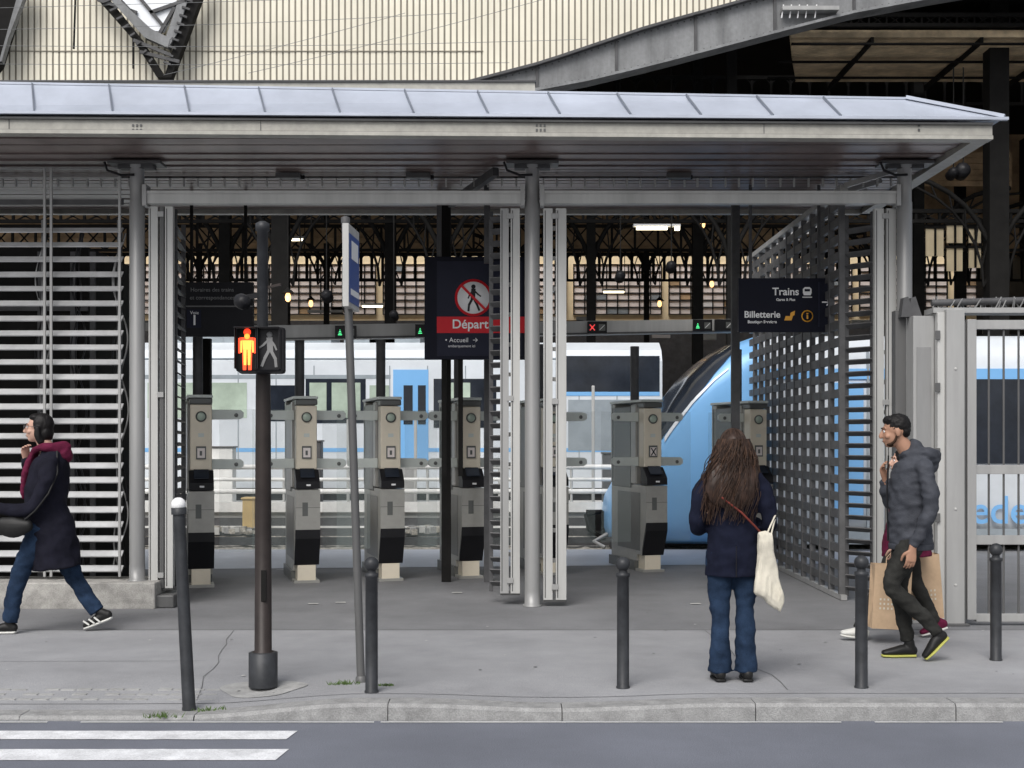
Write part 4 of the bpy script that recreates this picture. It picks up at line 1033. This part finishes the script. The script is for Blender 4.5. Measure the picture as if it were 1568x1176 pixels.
g=[limb([(0,-.075,.53,.2,.21),(0,-.06,.66,.2,.205),(0,-.03,.85,.195,.195),(0,.01,1.02,.185,.18),(0,.0,1.2,.195,.17),(0,-.03,1.36,.195,.155),(0,-.05,1.45,.16,.12),(0,-.03,1.52,.09,.09)],rnd=False,seg=28)]
g.append(limb([(-.17,-.08,1.40,.075),(-.225,-.07,1.27,.072),(-.245,.0,1.10,.062),(-.24,.06,1.04,.06),(-.22,.22,1.02,.052),(-.19,.36,1.04,.045)],ref=(0,0,1)))
g.append(limb([(.17,-.03,1.40,.07),(.21,.08,1.28,.065),(.2,.19,1.2,.058),(.14,.21,1.32,.05),(.08,.205,1.42,.042)],ref=(1,0,0)))
part('dark_coat',wl,g,m_coat2,fold=.017,fs_=(6,6,7))
part('maroon_hood',wl,[limb([(-.05,.09,1.50,.028),(-.085,.03,1.53,.032),(-.095,-.05,1.53,.045),(0,-.135,1.52,.062),(.095,-.05,1.53,.045),(.085,.03,1.53,.032),(.05,.09,1.50,.028)],ref=(0,0,1)),ell((0,-.15,1.47),(.09,.055,.07)),limb([(0,.10,1.5,.06,.035),(0,.15,1.38,.08,.04),(0,.18,1.22,.085,.035),(0,.18,1.12,.08,.03)])],m_maroon,fold=.008,voxel=.009)
hand(wl,'hand_l',(-.185,.385,1.045),(0.1,1,0),(.5,0,-1),(1,0,.4),m_skin,curl=.5)
hand(wl,'hand_r',(.07,.205,1.43),(-.35,-.05,1),(-.6,-.6,0),(0,-1,.3),m_skin,curl=.7)
W,R,S=head(wl,(0,.075,1.69),math.radians(8),m_skin,s=1.02,neckto=(0,.0,1.5))
g=[ell(W(0,-.03,.03),(.088,.095,.096),R),ell(W(0,-.06,-.04),(.08,.06,.08),R),ell(W(0,.02,.085),(.07,.055,.035),R)]
for sd in (-1,1): g.append(limb([(*W(sd*.08,-.01,-.0),.024),(*W(sd*.08,-.01,-.06),.028),(*W(sd*.07,-.03,-.11),.03)],n=3))
part('hair',wl,g,m_hairk,voxel=.007,smooth=2,fold=.004,fs_=(30,30,10))
b=MB()
for sd in (-1,1):
    pts=[W(sd*.032+.022*math.cos(t),.104,.006+.018*math.sin(t)) for t in [i*math.pi/6 for i in range(13)]]; b.tube(pts,.0022,m_steel_d,5,False)
    b.tube([W(sd*.054,.102,.01),W(sd*.078,.0,.012)],.002,m_steel_d,5)
b.build('glasses',wl)
part('handbag',wl,[limb([(-.27,.06,.90,.04,.05),(-.28,.17,.885,.045,.085),(-.27,.28,.90,.04,.07)],ref=(1,0,0),n=4)],m_shoek,voxel=.008,smooth=2)
b=MB(); b.tube([(-.12,-.12,1.5),(-.2,-.15,1.32),(-.262,-.1,1.16),(-.285,-.0,1.02),(-.29,.08,.95)],.008,m_shoek,6); b.build('bag_strap',wl)

# --- companion behind the man carrying paper bags
Y=10.45; cp=empty('shopper_walking',(U(1388,Y),Y,0),math.pi/2)
g=[limb([(-.08,.0,.82,.085,.095),(-.08,.14,.62,.075,.08),(-.075,.22,.44,.058,.06),(-.075,.32,.26,.052,.055),(-.075,.40,.09,.045,.05)],rnd=False),
   limb([(.08,-.0,.82,.085,.095),(.08,-.06,.6,.075,.08),(.075,-.1,.44,.058,.06),(.075,-.19,.26,.052,.055),(.075,-.26,.12,.045,.05)],rnd=False),ell((0,0,.83),(.15,.12,.11))]
part('trousers',cp,g,m_trous,fold=.006)
shoe(cp,'shoe_l',(-.075,.33,.0),(-.075,.56,.03),m_solew,m_solew,ankle=(-.075,.40,.1)); shoe(cp,'shoe_r',(.075,-.36,.07),(.075,-.13,0),m_maroon,m_solew,ankle=(.075,-.27,.13))
g=[limb([(0,.0,.66,.185,.2),(0,.005,.8,.18,.18),(0,.0,.98,.165,.14),(0,.0,1.12,.175,.14),(0,-.01,1.22,.165,.11),(0,-.0,1.29,.08,.08)],rnd=False,seg=28),
   limb([(-.15,-.01,1.2,.06),(-.2,-.0,1.05,.055),(-.22,.03,.9,.05),(-.22,.12,.78,.042)],ref=(0,1,0)),limb([(.15,-.01,1.2,.06),(.2,-.02,1.05,.055),(.22,-.05,.9,.05),(.21,-.1,.76,.042)],ref=(0,1,0))]
part('maroon_coat',cp,g,m_maroon,fold=.007)
hand(cp,'hand_l',(-.22,.135,.76),(0,.3,-1),(1,.1,0),(0,1,0),m_skin,curl=.9); hand(cp,'hand_r',(.21,-.11,.74),(0,-.2,-1),(-1,.1,0),(0,1,0),m_skin,curl=.9)
W,R,S=head(cp,(0,.03,1.42),0,m_skin,s=.95,neckto=(0,0,1.27))
part('hair',cp,[ell(W(0,-.022,.03),(.084,.093,.088),R),ell(W(0,-.06,-.05),(.07,.045,.08),R)],m_hairk,voxel=.007,smooth=2)
def paperbag(name,yc,xl,zb,zt,w,tilt):
    b=MB(); d=.065
    def q(y,x,z): 
        yy=yc+(y)*math.cos(tilt)-(z-zt)*math.sin(tilt); zz=zt+(y)*math.sin(tilt)+(z-zt)*math.cos(tilt); return (xl+x,yy,zz)
    P=[q(-w,-d,zb),q(w,-d,zb),q(w,d,zb),q(-w,d,zb),q(-w,-d,zt),q(w,-d,zt),q(w,d,zt),q(-w,d,zt),q(-w*.8,0,(zb+zt)/2),q(w*.8,0,(zb+zt)/2)]
    b.add(P,[(0,1,2,3),(0,1,5,4),(2,3,7,6),(1,2,9),(2,6,9),(6,5,9),(5,1,9),(3,0,8),(0,4,8),(4,7,8),(7,3,8)],m_paper)
    b.tube([q(-.06,-d,zt-.01),q(-.05,-d*.5,zt+.05),q(0,0,zt+.1),q(.05,-d*.5,zt+.05),q(.06,-d,zt-.01)],.004,m_paper,5)
    for i in range(6):
        for j in range(3): 
            p=q(.09-.03*i,-d-.002,zb+.16+.035*j); b.box(p[0]-.002,p[0]-.0,p[1]-.006,p[1]+.006,p[2]-.008,p[2]+.008,m_tote)
    b.build(name,cp)
paperbag('paper_bag_front',.19,-.24,.12,.62,.145,.05); paperbag('paper_bag_rear',-.18,.18,.14,.66,.12,-.08)

# ================= LIGHT
w=bpy.data.worlds.new('World'); sc.world=w; w.use_nodes=True; nt=w.node_tree
sky=nt.nodes.new('ShaderNodeTexSky'); sky.sky_type='NISHITA'; sky.sun_disc=False; sky.sun_elevation=math.radians(48); sky.sun_rotation=math.radians(200); sky.dust_density=3; sky.air_density=1
hsv=nt.nodes.new('ShaderNodeHueSaturation'); hsv.inputs['Saturation'].default_value=.35
nt.links.new(sky.outputs[0],hsv.inputs['Color']); nt.links.new(hsv.outputs[0],nt.nodes['Background'].inputs[0]); nt.nodes['Background'].inputs[1].default_value=.15
L=bpy.data.lights.new('sun','SUN'); L.energy=2.3; L.angle=math.radians(35); L.color=(1,.97,.93)
lo=bpy.data.objects.new('sun',L); COL.objects.link(lo)
az=math.radians(200); el_=math.radians(48)
d=Vector((math.sin(az)*math.cos(el_),math.cos(az)*math.cos(el_),math.sin(el_)))
lo.rotation_euler=d.to_track_quat('Z','Y').to_euler()
cam=bpy.data.cameras.new('camera'); co=bpy.data.objects.new('camera',cam); COL.objects.link(co); co.location=(0,0,EYE); co.rotation_euler=(math.pi/2,0,0)
cam.sensor_width=36; cam.lens=36*F/1568; cam.shift_y=84/1568; cam.clip_end=2000; cam.clip_start=.1
sc.camera=co
sc.view_settings.view_transform='Standard'; sc.view_settings.look='None'; sc.view_settings.exposure=0
